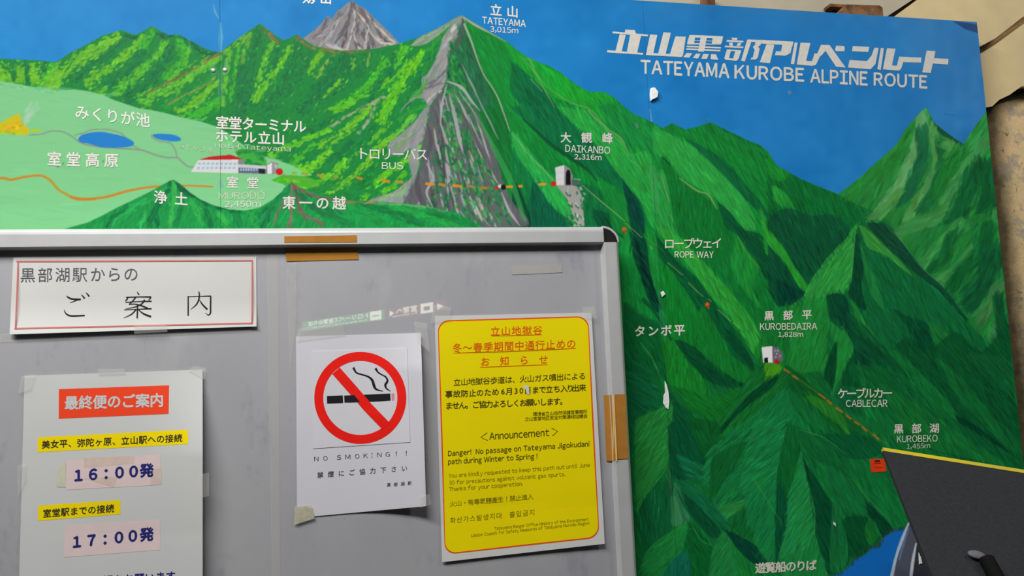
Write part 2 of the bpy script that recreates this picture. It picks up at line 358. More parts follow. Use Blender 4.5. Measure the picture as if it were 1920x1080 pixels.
# right hand mountain range, facet by facet
Z7, Z3, Z8, ZA, ZB, ZC, ZD, ZE = (960, 200, 4), (960, 0, 4), (1440, 200, 4), (960, 420, 4), (1440, 420, 4), (1180, 560, 4.153), (1180, 800, 3.857), (1400, 800, 3.856)
ZF, ZG = (1400, 560, 4.153), (1440, 680, 2.7)
def f(s, c, a, z=None, **k): facet(s, c, a, z, **k)
f('866,28 905,50 950,76 985,103 1035,123 1105,170 1135,170 1190,213 1245,240 1430,280 1575,366 1575,560 1250,620 1120,440 960,424 960,250 905,130 880,60', (17, 132, 50), 62)
f('930,67 968,93 1010,117 1068,150 1105,172 1060,190 1010,160 975,125', (24, 150, 48), 60)
f('875,45 905,62 940,100 975,135 1005,170 985,225 950,200 915,130', (18, 138, 54), 62)
f('960,120 1000,150 1030,180 1045,200 1090,235 1105,275 1075,262 1020,235 985,205 955,165', (10, 106, 56), 60)
f('1050,135 1105,172 1135,172 1190,215 1215,232 1215,285 1170,255 1130,225 1095,200 1060,180', (26, 146, 46), 62)
f('0,0 330,0 420,90 520,170 620,270 700,380 790,480 860,590 960,700 1000,800 990,900 870,830 830,640 700,560 560,470 430,380 300,290 190,190 80,90 0,20', (12, 112, 56), 64, Z7)
f('330,0 480,20 570,30 640,100 740,190 830,260 890,350 1000,330 1050,360 1060,560 1060,900 1000,800 960,700 860,590 780,480 700,370 600,250 450,120', (36, 150, 58), 62, Z7)
f('640,0 860,0 1000,120 1070,160 1070,350 980,320 880,280 830,240 740,160', (20, 128, 54), 62, Z7)
f('1120,170 1190,120 1250,150 1310,180 1480,120 1600,190 1750,260 1850,320 1920,330 2000,420 2000,800 1920,760 1800,640 1720,560 1640,450 1540,360 1450,310 1300,240', (17, 122, 46), 60, Z7)
f('1060,160 1130,180 1300,270 1450,360 1540,460 1650,580 1760,720 1830,880 1780,1000 1700,900 1640,800 1540,700 1470,650 1350,580 1250,530 1130,390 1060,330', (38, 148, 58), 58, Z7)
f('1120,370 1190,430 1260,530 1400,640 1540,770 1650,900 1720,960 1820,1040 1900,1200 1560,1200 1400,1080 1230,1000 1180,800 1140,560', (15, 116, 44), 84, Z7)
f('1540,720 1640,800 1740,920 1920,1060 1920,1180 1760,1080 1680,980 1600,900', (9, 92, 46), 50, Z7)
f('1300,240 1450,310 1550,370 1660,470 1760,600 1900,760 1920,860 1780,720 1660,590 1540,470 1430,360', (11, 102, 50), 55, Z7)
f('1060,560 1130,470 1180,650 1210,850 1250,1000 1160,980 1080,900', (34, 142, 58), 72, Z7)
f('0,180 120,320 240,470 330,560 360,620 420,700 470,830 480,900 300,750 160,560 60,400 0,330', (38, 158, 66), 66, Z7)
f('0,330 60,400 160,560 120,700 150,900 0,900', (14, 118, 56), 78, Z7)
f('160,560 300,750 460,890 150,900 120,720', (10, 100, 58), 84, Z7)
f('0,560 90,700 140,900 0,900', (5, 78, 44), 84, Z7)
f('480,590 620,600 700,720 720,900 520,900 530,700', (14, 112, 54), 84, Z7)
f('600,780 720,800 830,860 870,1000 700,900 640,900', (10, 92, 48), 60, Z7)
f('830,560 900,640 960,740 990,850 985,960 930,1000 880,860 850,700', (7, 82, 50), 66, Z7)
f('720,640 830,640 880,860 900,1000 820,960 740,880', (20, 128, 50), 70, Z7)
f('850,60 930,100 920,260 980,460 1070,640 1110,900 840,900 800,200', (20, 136, 54), 84, ZA)
f('840,600 960,700 1110,760 1110,1080 840,1080', (11, 106, 50), 60, ZA)
f('880,50 930,100 1000,110 1030,300 1060,450 1100,560 1110,650 1060,640 1000,500 960,370 910,250 900,130', (7, 84, 48), 58, ZA)
for i in range(26):
    t = i / 26; dab(1190 + 48 * t + rng.normal(0, 4), 455 + 120 * t, math.radians(58), 24, 2.2, (4, 58, 36), .8)
f('1010,100 1085,110 1110,400 1110,560 1060,450 1030,280', (24, 136, 52), 80, ZA)
f('1110,250 1230,400 1330,560 1400,650 1500,760 1620,900 1700,1080 1330,1080 1200,870 1150,700 1110,560', (16, 126, 44), 84, ZA)
f('1090,100 1180,210 1300,330 1400,420 1500,560 1640,750 1720,900 1780,1010 1680,1080 1560,900 1420,680 1330,540 1200,350 1100,240', (9, 96, 46), 56, ZA)
f('1080,20 1240,80 1380,230 1520,370 1680,560 1800,720 1900,870 1890,950 1830,1000 1740,850 1640,700 1480,530 1370,370 1230,200 1120,90', (40, 148, 52), 62, ZA, v=.2)
f('1260,0 1640,60 1700,110 1900,400 1990,700 1900,850 1800,700 1680,540 1520,360 1380,220', (16, 118, 46), 74, ZA)
f('1690,90 1780,250 1850,330 1800,480 1880,640 1790,560 1690,420 1640,260', (26, 136, 50), 76, ZA)
f('1740,60 1920,130 1920,420 1850,300', (10, 94, 46), 52, ZA)
f('0,330 60,440 200,500 340,580 520,660 660,720 680,880 640,880 500,1080 0,1080', (11, 106, 44), 66, Z8)
f('30,590 130,650 190,740 230,850 250,950 200,930 120,780 40,690', (32, 138, 50), 70, Z8)
f('-60,760 0,880 60,960 140,1100 -20,1100', (34, 140, 48), 60, Z8)
f('0,330 60,440 160,490 100,560 0,500', (22, 130, 44), 62, Z8)
# far right peak
f('530,660 680,540 820,400 960,280 1040,150 1110,60 1170,0 1190,20 1240,110 1330,230 1420,310 1460,260 1520,180 1640,40 1680,600 1780,1080 1100,1080 980,960 860,820 680,740', (34, 128, 52), 118, Z8, ln=(20, 46), wd=(4, 9), v=.12)
f('1190,16 1240,100 1330,150 1470,262 1420,312 1330,235 1250,145', (18, 84, 46), 40, Z8)
SO = dict(ln=(18, 44), wd=(4, 9), v=.09, op=.45)
for s, c, w in (('1150,60 1130,200 1070,400 990,580 840,780', (72, 146, 78), 14), ('1060,200 1000,330 900,430 820,560', (30, 122, 46), 12), ('1230,180 1260,440 1160,680 1060,820', (62, 140, 66), 16), ('1150,180 1150,380 1090,560 1000,700', (22, 106, 54), 16), ('1300,280 1310,420 1240,640 1150,780', (22, 108, 50), 16), ('1340,280 1390,320 1350,400', (56, 138, 62), 14), ('1620,250 1500,420 1400,560 1300,700', (48, 134, 62), 22), ('1440,330 1330,500 1270,650', (24, 116, 44), 18), ('820,420 720,560 620,680', (30, 124, 48), 14), ('980,640 860,780 800,820', (58, 136, 62), 14),
                ('1500,640 1320,820 1050,950 900,1020', (50, 134, 62), 30), ('1560,480 1500,640 1380,860 1280,1000', (15, 100, 46), 26), ('1640,420 1660,700 1560,960', (14, 96, 44), 34), ('1700,800 1620,1000 1560,1080', (46, 130, 60), 18)):
    band(s, c, w, Z8, **SO)
f('1000,130 1160,40 1400,0 1700,0 1810,1080 1700,960 1600,860 1500,720 1380,520 1160,320', (28, 122, 50), 122, ZB, ln=(20, 46), wd=(4, 9), v=.1)
for s, c, w in (('1440,0 1300,180 1180,310', (44, 132, 58), 24), ('1380,60 1320,240 1220,340', (18, 104, 46), 16), ('1560,180 1460,300 1290,420', (50, 134, 62), 20), ('1650,20 1600,180 1440,380 1390,460', (16, 102, 44), 22), ('1680,160 1640,400 1500,600', (15, 96, 46), 30), ('1740,460 1680,600 1600,720', (48, 124, 60), 20), ('1740,700 1690,860', (46, 124, 60), 12), ('1720,560 1760,800 1790,1000', (14, 94, 44), 18)):
    band(s, c, w, ZB, **SO)
# middle peak
f('670,0 600,80 520,160 440,260 350,380 280,480 150,610 420,545 500,545 560,510 620,440 640,300 660,120', (40, 142, 56), 120, ZB)
f('680,0 780,70 880,170 980,270 1080,370 1240,480 1400,650 1500,760 1620,860 1720,960 1840,1100 900,1100 760,800 640,700 590,560 630,440 660,200', (15, 106, 50), 64, ZB)
f('740,0 890,10 1000,130 1160,330 1300,460 1440,640 1500,720 1440,680 1280,500 1120,380 930,210 820,120', (14, 82, 46), 50, ZB)
f('680,10 780,70 880,170 980,270 1080,380 1000,330 880,230 740,170', (46, 138, 52), 46, ZB)
f('650,100 690,110 720,300 700,480 740,640 640,600 600,520 630,420', (9, 82, 42), 84, ZB)
f('690,150 770,330 830,480 870,640 800,560 730,380', (26, 122, 52), 70, ZB)
f('620,560 760,780 900,960 960,1100 820,980 680,800', (28, 124, 48), 66, ZB)
f('440,540 580,540 620,700 700,820 900,1000 950,1090 700,1090 620,900 560,780 470,700', (9, 82, 44), 66, ZB)
f('940,640 1060,700 1200,760 1260,1000 1120,900 1060,800', (9, 86, 44), 60, ZB)
f('1200,740 1330,800 1460,940 1560,1090 1360,1090 1260,960', (24, 116, 48), 60, ZB)
f('0,-30 140,-120 330,-60 470,-70 600,10 600,90 520,170 430,270 340,390 290,450 200,320 100,160 0,60', (11, 90, 46), 66, ZB)
f('0,160 130,290 200,420 270,510 150,610 60,600 0,450', (10, 86, 46), 60, ZB)
f('0,50 100,160 200,320 290,450 270,510 200,420 130,290 0,150', (34, 142, 46), 66, ZB)
f('150,600 420,560 460,720 440,900 420,1090 160,1090 170,900', (28, 132, 50), 108, ZB)
f('470,740 560,800 640,930 600,1080 520,1090 500,900', (24, 130, 50), 96, ZB)
f('60,420 200,480 280,520 140,620 70,560', (7, 80, 46), 70, ZB)
ZH = (1400, 660, 3.177)
f('700,60 820,20 960,-90 1080,-10 1250,-120 1400,0 1560,-160 1580,200 1640,680 1000,540 860,300 760,140', (11, 92, 42), 54, ZH)
f('820,0 900,0 1050,140 1200,300 1330,480 1420,620 1300,600 1180,460 1060,300 900,120', (18, 114, 48), 56, ZH)
f('1130,40 1300,180 1420,330 1560,520 1600,600 1500,520 1380,400 1250,260', (17, 108, 46), 54, ZH)
f('1300,20 1580,60 1590,260 1450,160', (15, 100, 46), 54, ZH)
f('860,290 1000,380 1130,520 1180,600 1000,520 900,400', (18, 112, 44), 56, ZH)
f('1240,380 1420,480 1630,660 1500,640 1330,560', (8, 76, 40), 50, ZH)
# lower middle
f('330,470 300,640 140,520 60,440 100,330 240,120 330,60', (20, 120, 44), 100, ZF, fill=.4)
f('560,650 700,720 820,700 900,900 820,900 680,820', (14, 104, 50), 52, ZF)
f('660,210 760,250 830,400 720,640 660,760 680,560 700,400', (28, 132, 52), 102, ZF)
f('600,620 690,330 700,480 670,700', (8, 84, 40), 96, ZF)
f('740,680 830,440 880,640 1000,700', (10, 92, 44), 92, ZF)
f('860,470 930,660 900,700', (34, 134, 54), 78, ZF)
f('300,520 480,650 700,840 900,1000 820,1080 620,960 500,800 320,690', (14, 100, 40), 48, ZF)
f('460,760 600,790 740,900 800,1080 700,960 580,880', (34, 124, 42), 60, ZF)
f('800,120 1000,300 1250,600 1250,760 1000,520 840,380', (12, 94, 46), 50, ZF, fill=.5)
f('0,100 240,240 350,330 520,500 600,620 470,760 300,640 250,580 0,400', (12, 108, 46), 60, ZC)
f('240,260 360,340 440,480 560,600 600,760 420,700 300,640', (22, 130, 42), 88, ZC)
f('350,320 480,500 640,650 860,700 910,650 750,560 600,440 420,330', (9, 86, 42), 46, ZC)
f('560,60 720,300 800,440 930,560 900,660 720,560 560,420 480,300', (18, 122, 44), 80, ZC)
f('740,230 840,300 960,480 960,560 880,460 780,340', (9, 88, 42), 60, ZC)
f('1090,500 1180,520 1210,640 1190,700 1050,830 900,960 700,1080 480,1080 620,960 800,780 940,600 1030,520', (20, 112, 44), 128, ZC)
f('1150,590 1120,680 980,790 850,900 700,1060 660,1060 820,880 960,720', (8, 84, 40), 132, ZC)
f('1190,710 1246,760 1246,1080 760,1080 900,960 1060,830', (20, 122, 56), 120, ZC)
f('330,700 480,720 700,760 860,690 740,860 620,960 520,900 420,800', (18, 118, 40), 40, ZC)
f('1050,510 1130,500 1190,540 1150,580 1060,600', (64, 150, 34), 110, ZC)
f('0,590 120,640 210,690 60,700', (28, 132, 78), 30, ZC)
f('0,560 210,700 260,780 240,850 100,900 20,1000 0,1000', (14, 108, 54), 30, ZC)
f('300,700 380,800 520,940 600,1080 300,1080 290,900', (11, 96, 46), 56, ZC)
f('40,0 60,-60 200,-120 300,-170 310,-60 280,100 280,270 200,400 100,540 60,640 40,300', (34, 134, 54), 124, ZD, bend=.15)
f('280,0 420,-40 560,200 540,330 440,380 310,370 290,200', (10, 92, 46), 62, ZD)
f('340,200 460,250 560,300 540,380 430,380 380,300', (18, 112, 58), 30, ZD)
f('420,-60 640,-20 640,100 560,210 480,100', (13, 100, 40), 66, ZD)
f('560,200 640,120 900,0 1150,-40 1140,100 1100,200 1060,370 880,500 640,590 580,440 540,370', (20, 118, 54), 136, ZD, v=.2)
f('600,230 700,160 840,110 780,260 700,380 600,520 580,400', (15, 102, 42), 110, ZD)
f('640,590 880,510 1040,400 900,560 760,640 710,690', (34, 130, 56), 152, ZD)
f('310,390 430,400 600,560 720,720 640,740 540,640 430,560 350,450', (16, 108, 56), 44, ZD)
f('340,450 420,600 590,800 660,760 560,640 440,520', (10, 88, 44), 56, ZD)
f('60,640 180,430 300,440 320,700 200,820 100,900', (14, 104, 50), 84, ZD)
f('320,430 360,440 430,640 420,700 320,700', (40, 122, 66), 84, ZD)
f('100,1080 130,900 300,760 430,705 380,900 260,1100', (26, 128, 54), 134, ZD)
f('430,700 590,860 600,900 570,1090 400,1090 390,900', (11, 100, 40), 62, ZD)
f('240,1090 390,900 440,1090', (16, 106, 66), 100, ZD)
f('600,900 690,750 760,870 820,1090 570,1090', (26, 122, 54), 120, ZD)
f('740,890 850,930 940,1090 800,1090', (20, 120, 48), 70, ZD)
f('690,750 900,850 1000,970 900,990 780,880', (8, 76, 44), 44, ZD)
f('700,690 900,540 1050,400 1000,650 900,800 800,780', (14, 104, 44), 112, ZD)
f('1060,380 1075,600 1050,900 1000,975 900,800 1000,650', (24, 124, 54), 122, ZD)
f('1060,380 1160,360 1160,900 1040,960 1070,700', (11, 94, 44), 80, ZD)
# lower right
f('60,-40 290,0 240,200 220,380 130,480 0,540 -40,300', (22, 126, 58), 140, ZE, v=.2)
f('290,0 380,20 390,170 340,360 250,640 220,600 215,400 240,220', (13, 104, 42), 84, ZE)
f('0,540 200,400 215,600 210,960 160,960 60,760 0,700', (20, 120, 56), 118, ZE)
f('215,420 290,560 280,760 220,980 205,900', (10, 90, 46), 90, ZE)
f('390,170 440,400 470,600 490,780 430,900 240,970 290,700 300,500 350,350', (28, 132, 60), 124, ZE, bend=.1)
f('240,960 430,880 490,780 560,960 580,1090 250,1090', (24, 124, 54), 110, ZE)
f('370,20 560,90 720,200 760,380 880,540 1000,660 1080,740 960,800 860,650 840,520 740,400 600,280 420,220', (16, 106, 48), 56, ZE)
f('400,200 480,560 500,780 560,960 600,1070 740,980 720,760 620,560 520,400 440,280', (9, 84, 42), 62, ZE)
f('620,560 700,680 730,960 620,1060 600,900', (20, 112, 52), 84, ZE)
f('560,280 740,380 840,520 860,640 760,640 640,520', (18, 112, 52), 62, ZE)
f('690,680 880,660 960,800 880,900 760,940', (10, 86, 40), 60, ZE)
f('740,240 880,240 1040,300 1170,660 1150,720 1050,730 900,540 760,370', (17, 116, 50), 62, ZE)
f('860,540 1060,740 990,790 880,650', (9, 78, 40), 50, ZE)
f('880,650 960,760 900,860 850,760', (20, 112, 44), 70, ZE)
f('540,60 900,80 980,180 880,230 720,220', (11, 96, 46), 50, ZE)
f('1270,560 1290,560 1290,420 1200,340', (16, 104, 46), 60, ZG, fill=.3)
f('400,40 640,40 900,260 1240,470 1290,540 1000,480 860,440 640,300', (14, 104, 46), 56, ZG, fill=.6)
f('560,100 800,240 1000,380 1200,520 1000,480 800,420 640,280', (22, 116, 46), 54, ZG, fill=.4, dens=.6)
_r = np.clip((xx - 940) / 60, 0, 1)[..., None] * CLIP[..., None]; _c = np.array((17, 110, 48.0))
BUF += _r * (np.clip(_c * .97 + 1.45 * (BUF - _c), 2, 255) - BUF)
_g = np.interp(yy, (120, 300, 700, 1100), (1, .95, .84, .84))[..., None]; _f = 1 - _r * (1 - _g * np.array((.92, .98, 1.06))) * CLIP[..., None]
BUF *= _f
# light outlines of ridges
for s, w, c, z in (('975,105 1005,140 1030,165 1060,188 1090,200', 2.2, (112, 160, 92), None), ('570,30 640,100 740,180 820,250 885,380', 3, (138, 160, 104), Z7), ('90,370 220,620 320,800', 2.5, (120, 160, 100), (960, 0, 4)), ('140,590 230,690', 4, (140, 165, 120), Z3), ('430,770 560,810 640,880 720,980 830,1080', 2.5, (110, 158, 96), Z3), ('80,440 230,470 340,530 480,600', 2, (120, 160, 80), Z3),
                ('1250,540 1390,630 1470,660 1540,770', 3, (160, 164, 100), Z7), ('1120,500 1150,620 1180,720', 2, (150, 160, 100), Z7), ('1190,810 1205,860', 2, (170, 170, 100), Z7), ('0,200 60,270 140,380 230,460 330,570', 2, (150, 180, 130), Z7), ('890,400 940,440 970,500', 1.6, (120, 170, 80), Z7), ('1000,980 1130,1080', 1.5, (90, 160, 70), Z7),
                ('1690,90 1760,210 1850,330', 1.5, (90, 160, 70), ZA), ('890,10 1000,130 1160,330 1320,470', 1.6, (70, 140, 80), ZB), ('660,20 640,300 620,440', 1.4, (80, 160, 80), ZB), ('1060,1080 1120,420', 1, (30, 110, 60), ZB), ('90,340 180,470 240,600', 1.2, (120, 170, 120), ZC), ('20,480 180,580', 1.2, (80, 160, 60), ZC), ('580,300 540,390 580,440', 3, (20, 110, 90), ZD), ('600,520 640,600 720,700', 2.5, (20, 104, 90), ZD), ('330,720 480,740', 1, (60, 150, 70), ZD),
                ('440,700 520,820 590,860', 1.3, (70, 150, 60), ZD), ('380,20 560,90 720,200', 1.4, (60, 140, 70), ZE), ('470,500 490,640 488,780', 1.4, (60, 150, 80), ZE), ('760,380 900,540 1060,700', 1.4, (50, 130, 60), ZE), ('40,360 140,520 260,700', 1, (60, 150, 60), ZE), ('180,450 184,560', 2, (90, 160, 100), ZD), ('208,580 212,660', 2, (90, 160, 100), ZD)):
    line(P(s, z) + rng.normal(0, .7, P(s, z).shape), c, [w * .5, w, w * .7, w, w * .4], .7)
for s, w, z in (('80,90 190,190 300,290 430,380 560,470 640,560', [3, 7, 7, 3], Z7), ('1130,380 1190,440', [4, 2], Z7), ('0,590 60,640 100,760', [5, 2], Z7), ('1090,110 1200,260 1340,420', [3, 5, 2], ZA), ('880,220 900,130', [2, 5], ZA), ('340,450 420,600 590,800', [2, 6, 3], ZD), ('680,90 680,180', [2, 6], ZB), ('440,540 470,700 560,800', [3, 6, 3], ZB), ('100,0 200,110 330,330', [8, 4], ZC)):
    line(P(s, z), (5, 66, 42), w, .7)
# grey rock face of the main peak
GR, GD, GL = (154, 151, 155), (98, 94, 102), (178, 174, 178)
def g(s, c, ang=112, **k): facet(s, c, ang, None, **{**dict(v=.07, ln=(10, 26), wd=(2, 4.5), op=.5), **k})
g('866,28 872,44 863,66 850,80 843,95 840,122 835,155 815,178 800,195 790,150 802,138 818,108 832,68 846,48', (152, 150, 152), 118)
g('866,28 846,36 815,54 785,72 772,86 800,82 830,60', (150, 158, 146), 150, fill=.7)
g('835,152 818,180 806,200 801,224 795,262 780,270 742,292 728,272 758,246 782,222 802,190 776,186 748,212 774,182 802,162', (150, 148, 152), 125)
g('800,225 784,275 786,306 776,340 756,380 741,386 690,379 702,372 736,360 757,346 772,330 766,300 778,262', (154, 150, 156), 125)
for s, c, w in (('838,50 812,84 800,96', (42, 150, 56), 8), ('826,70 806,110 792,140', (34, 140, 58), 7), ('800,150 786,172 770,182', (60, 160, 60), 8), ('838,150 815,160 790,168', (110, 106, 112), 4), ('842,100 838,126 822,146 806,156', (112, 108, 114), 5), ('800,196 770,208 748,222', (40, 156, 56), 8), ('778,214 764,230 742,252', (96, 184, 70), 8), ('770,250 752,268 740,280', (120, 160, 100), 6), ('850,62 838,78 832,92', (176, 174, 176), 4), ('852,50 848,58', (196, 196, 196), 6), ('800,190 812,176 826,172', (190, 186, 188), 4), ('760,352 742,372', (120, 178, 110), 8), ('735,366 715,374', (126, 182, 110), 6), ('862,60 845,82', (116, 112, 116), 4)):
    band(s, c, w, ln=(6, 16), wd=(1.5, 3.5))
g('867,34 874,60 890,104 908,150 924,190 905,200 884,190 862,168 843,158 840,125 845,96 855,78', (36, 104, 70), 72, v=.2)
g('838,158 862,168 884,192 902,225 918,262 932,300 942,340 962,380 985,424 830,424 792,404 757,386 777,342 788,312 792,268 803,226 808,202 820,180', (98, 95, 103), 72)
for i in range(150):
    t = rng.random() ** .8; y = 165 + 255 * t; x = 838 + (y - 165) * (rng.uniform(-.22, .42)) - 10 * t
    a = math.radians(84 - 26 * (x - (800 + 0)) / 130 * .8)
    dab(x, y, a, rng.uniform(20, 52), rng.uniform(2.5, 6), jit((GR, GL, (74, 70, 80), GD)[i % 4], .06), .75)
for i in range(900):
    t = rng.random(); y = 80 + 340 * t; x = 846 + (y - 80) * rng.uniform(-.14, .34)
    if y < 160 and x < 846: continue
    dab(x, y, math.radians(74 + rng.normal(0, 22)), rng.uniform(5, 17), rng.uniform(2.5, 5.5), jit(((22, 118, 66), (36, 142, 62), (18, 100, 58), (60, 160, 66))[i % 4], .1), .62)
for s, w in (('838,158 828,200 826,240', 4), ('842,175 852,215 862,262 868,285', 7), ('850,168 872,212 890,262 905,300', 5), ('860,170 890,215 912,280 926,330 935,345', 4), ('878,215 900,270 915,300 925,320', 6), ('826,230 836,262 840,272', 5), ('835,275 842,330 838,345', 7), ('800,305 812,335 800,360 812,390', 5), ('845,350 856,380', 5), ('870,330 880,362', 4), ('896,312 905,340', 6), ('880,378 902,402', 6), ('862,395 882,420', 4), ('905,408 918,424', 4), ('940,360 955,395 975,424', 5)):
    p = P(s); line(p, (172, 167, 172), [1.5, w, w, 1], .85)
for s, w in (('800,230 808,262 800,300', 8), ('816,205 826,250 832,268', 6), ('862,205 882,240 898,272 915,300 928,330', 9), ('786,320 782,350 792,380 806,415', 10), ('772,345 770,385', 8), ('842,330 856,360', 6), ('830,290 842,310', 6), ('880,200 902,240', 6), ('800,390 830,420', 9)):
    line(P(s), (82, 78, 88), [2, w, w, 2], .8)
line(P('870,44 884,78 894,108 906,138 930,176 945,214 956,246'), (176, 178, 160), [4, 3, 2, 2.5, 1.5], .9)
line(P('868,32 893,48 920,62 948,78'), (178, 172, 156), [3, 5, 3, 1], .9)
line(P('868,34 866,60 858,84 846,100'), (88, 84, 90), [2, 5, 6, 2], .85)
line(P('838,152 865,164 885,190 900,208'), (176, 172, 178), [2, 6, 4, 1], .9)
line(P('840,156 850,170 866,190 890,228 905,262'), (92, 90, 98), [2, 4, 4, 2], .6)
line(P('866,120 880,150 890,170 904,200 922,235 934,262'), (166, 162, 160), [1, 4, 2, 3, 1], .8)
line(P('890,210 925,275 960,345 985,415'), (60, 160, 80), [3, 9, 12, 6], .6)
CLIP = None
# pale plateau with its ponds, paths and road
PL = P('-160,130 0,152 30,157 70,165 105,170 140,168 170,172 192,178 215,188 236,195 260,203 282,206 310,212 340,220 380,229 408,238 432,254 456,272 470,290 520,300 545,309 562,319 540,330 512,336 536,348 518,374 492,388 455,396 430,400 430,440 -160,440')
k = poly(PL, (128, 204, 142)); hatch(k, (127, 203, 141), 4, .022, (30, 90), (4, 9), .5, .4)
for s, c, w in (('0,158 60,166 120,172', (120, 200, 140), 6), ('415,255 450,280 480,300', (110, 196, 120), 10)): band(s, c, w)
poly(P('440,284 455,278 470,282 490,292 500,300 500,320 470,318 450,300'), (60, 168, 62), .95); band('445,286 470,284 492,296', (36, 140, 62), 8); band('460,300 490,312', (24, 128, 62), 10)
poly(spline(P('502,312 520,306 545,309 565,320 585,328 560,330 530,326 505,330')), (120, 206, 138)); poly(P('508,338 530,328 570,330 600,340 580,352 548,346 530,345'), (66, 178, 40)); band('520,338 560,340', (96, 190, 40), 6)
for s, c in (('-10,236 5,228 15,222 28,216 38,214 40,228 48,236 55,242 52,252 38,254 32,248 20,250 8,250 -10,252', (206, 190, 24)), ('54,244 66,242 78,245 62,248', (180, 200, 30)), ('-160,240 -10,234 -10,252 -160,250', (206, 190, 24))): poly(spline(P(s), 4), c)
band('8,240 40,232', (216, 180, 20), 10); band('0,248 45,250', (178, 196, 28), 4)
for i in range(60):
    t = rng.random(); dab(46 + 26 * t * rng.uniform(.4, 1) + rng.normal(0, 5), 232 - 40 * t, math.radians(-60 + rng.normal(0, 14)), 12, 4, (178, 208, 186), .22)
WP, PA = (32, 128, 206), (138, 146, 138)
line(P('54,253 75,252 95,246 112,246 125,250 138,258 148,266 165,272 200,277 240,279 268,282 290,290 310,295 332,296 342,304 352,312 364,313'), PA, [2, 2.4, 2.6, 3, 3, 2.6]); line(P('140,253 155,250 170,244 190,242 212,245 230,252 243,268 262,280'), PA, 2.2); line(P('284,252 286,258 300,265 318,268 328,280 332,294'), PA, 2.4)
poly(spline(P('146,262 152,254 168,249 188,247 212,251 232,256 248,264 251,270 244,275 214,277 190,276 168,270 152,267 146,262'), 4), WP); poly(spline(P('285,254 292,251 312,251 330,254 340,261 332,265 312,264 294,260 285,254'), 4), WP)
line(P('-160,350 -80,338 0,334 20,337 45,332 70,329 85,332 98,342 108,354 120,362 138,370 165,373 200,369 240,358 280,351 330,348 380,349 400,350'), (200, 132, 40), [4, 5, 4, 5, 4, 5, 4, 3], .95)
line(P('88,334 100,345 112,357 126,364'), (170, 160, 50), 4, .7); line(P('130,369 150,374 180,373'), (206, 116, 34), 5, .7)
# front hill
CLb = CLIP
FH = P('120,430 140,424 165,417 190,405 222,388 250,375 280,360 302,348 318,339 325,337 338,345 356,361 375,374 400,385 430,393 460,395 486,390 512,374 530,358 547,341 562,351 600,365 640,375 700,377 790,385 860,400 930,440 120,440')
k = poly(FH, (24, 146, 72)); CL = np.zeros((PH, PW)); CL[k[1]:k[1] + k[2].shape[0], k[0]:k[0] + k[2].shape[1]] = k[2]; CLIP = CL
hatch(k, (26, 146, 70), 110, .14, (8, 22), (2, 4))
for s, c, w in (('325,340 345,356 375,374 410,388 450,394', (10, 98, 60), 9), ('318,345 300,372 288,400 280,424', (14, 112, 64), 12), ('325,342 325,380 318,424', (50, 170, 78), 10), ('310,350 270,378 230,400 205,424', (40, 164, 80), 12), ('345,370 335,400 328,424', (20, 124, 66), 8), ('355,375 372,400 375,424', (44, 168, 76), 10), ('385,395 395,424', (16, 116, 62), 10), ('410,400 425,424', (54, 172, 74), 10), ('240,385 210,408 200,424', (16, 118, 66), 10), ('270,400 262,424', (46, 166, 82), 8), ('290,405 296,424', (12, 104, 62), 7), ('440,400 450,424', (20, 128, 66), 12), ('470,398 480,424', (40, 160, 70), 10), ('500,390 490,424', (14, 110, 60), 14),
                ('547,345 530,365 505,392 485,420', (24, 130, 74), 10), ('548,346 545,385 546,424', (120, 108, 90), 4), ('550,346 575,362 610,372 640,378', (122, 96, 88), 6), ('552,350 560,385 575,410', (104, 92, 80), 6), ('558,360 585,385 605,402', (30, 110, 66), 10), ('560,395 590,412 606,420', (122, 98, 92), 5), ('530,375 520,400 512,420', (110, 112, 90), 3), ('545,400 540,424', (120, 116, 96), 3), ('600,375 620,400 660,424', (24, 122, 66), 16), ('640,380 690,405 730,424', (28, 146, 66), 14), ('680,382 740,400 790,420', (20, 118, 60), 14), ('740,388 800,405 850,424', (34, 156, 66), 12), ('700,380 780,386 830,396', (80, 160, 90), 4), ('640,378 700,379', (150, 120, 80), 2.5), ('800,396 850,410 890,424', (22, 120, 60), 12)):
    band(s, c, w, ln=(8, 20), wd=(2, 4))
CLIP = None
# hotel, stations, rope way, dotted tunnel line
for s, c in (('372,300 452,297 447,325 358,322', (214, 214, 216)), ('372,300 392,294 432,290 455,298 447,299', (190, 26, 22)), ('447,299 455,299 460,308 446,309', (134, 130, 140)), ('446,308 500,311 500,327 446,325', (196, 200, 206)), ('447,314 500,317 500,326 447,325', (96, 106, 130)), ('485,316 497,317 497,326 485,325', (30, 30, 36)), ('499,308 510,303 522,306 520,326 500,327', (150, 140, 142)), ('501,310 510,305 510,326 501,326', (222, 222, 226)), ('514,308 520,309 520,316 514,315', (160, 180, 196))): poly(P(s), c)
for j in range(2):
    for i in range(9): poly(np.array(((372 + i * 8.3, 305 + j * 8), (377 + i * 8.3, 304.8 + j * 8), (376 + i * 8.3, 309 + j * 8), (371 + i * 8.3, 309 + j * 8))) - (j * 1.5, 0), (150, 186, 214))
for i in range(7): poly(P('%g,316 %g,316.3 %g,320 %g,320' % (450 + i * 5, 453 + i * 5, 453 + i * 5, 450 + i * 5)), (170, 190, 214))
def disc(x, y, r, c, o=1): poly([(x + r * math.cos(t), y + r * math.sin(t)) for t in np.linspace(0, 6.283, 20)[:-1]], c, o)
disc(524, 322, 6.5, (196, 26, 18))
line(P('528,325 545,334 560,336 575,337 582,345 588,352'), (140, 138, 90), 2.2, .8); line(P('588,352 620,348 650,344 680,352'), (60, 140, 60), 1.6, .6)
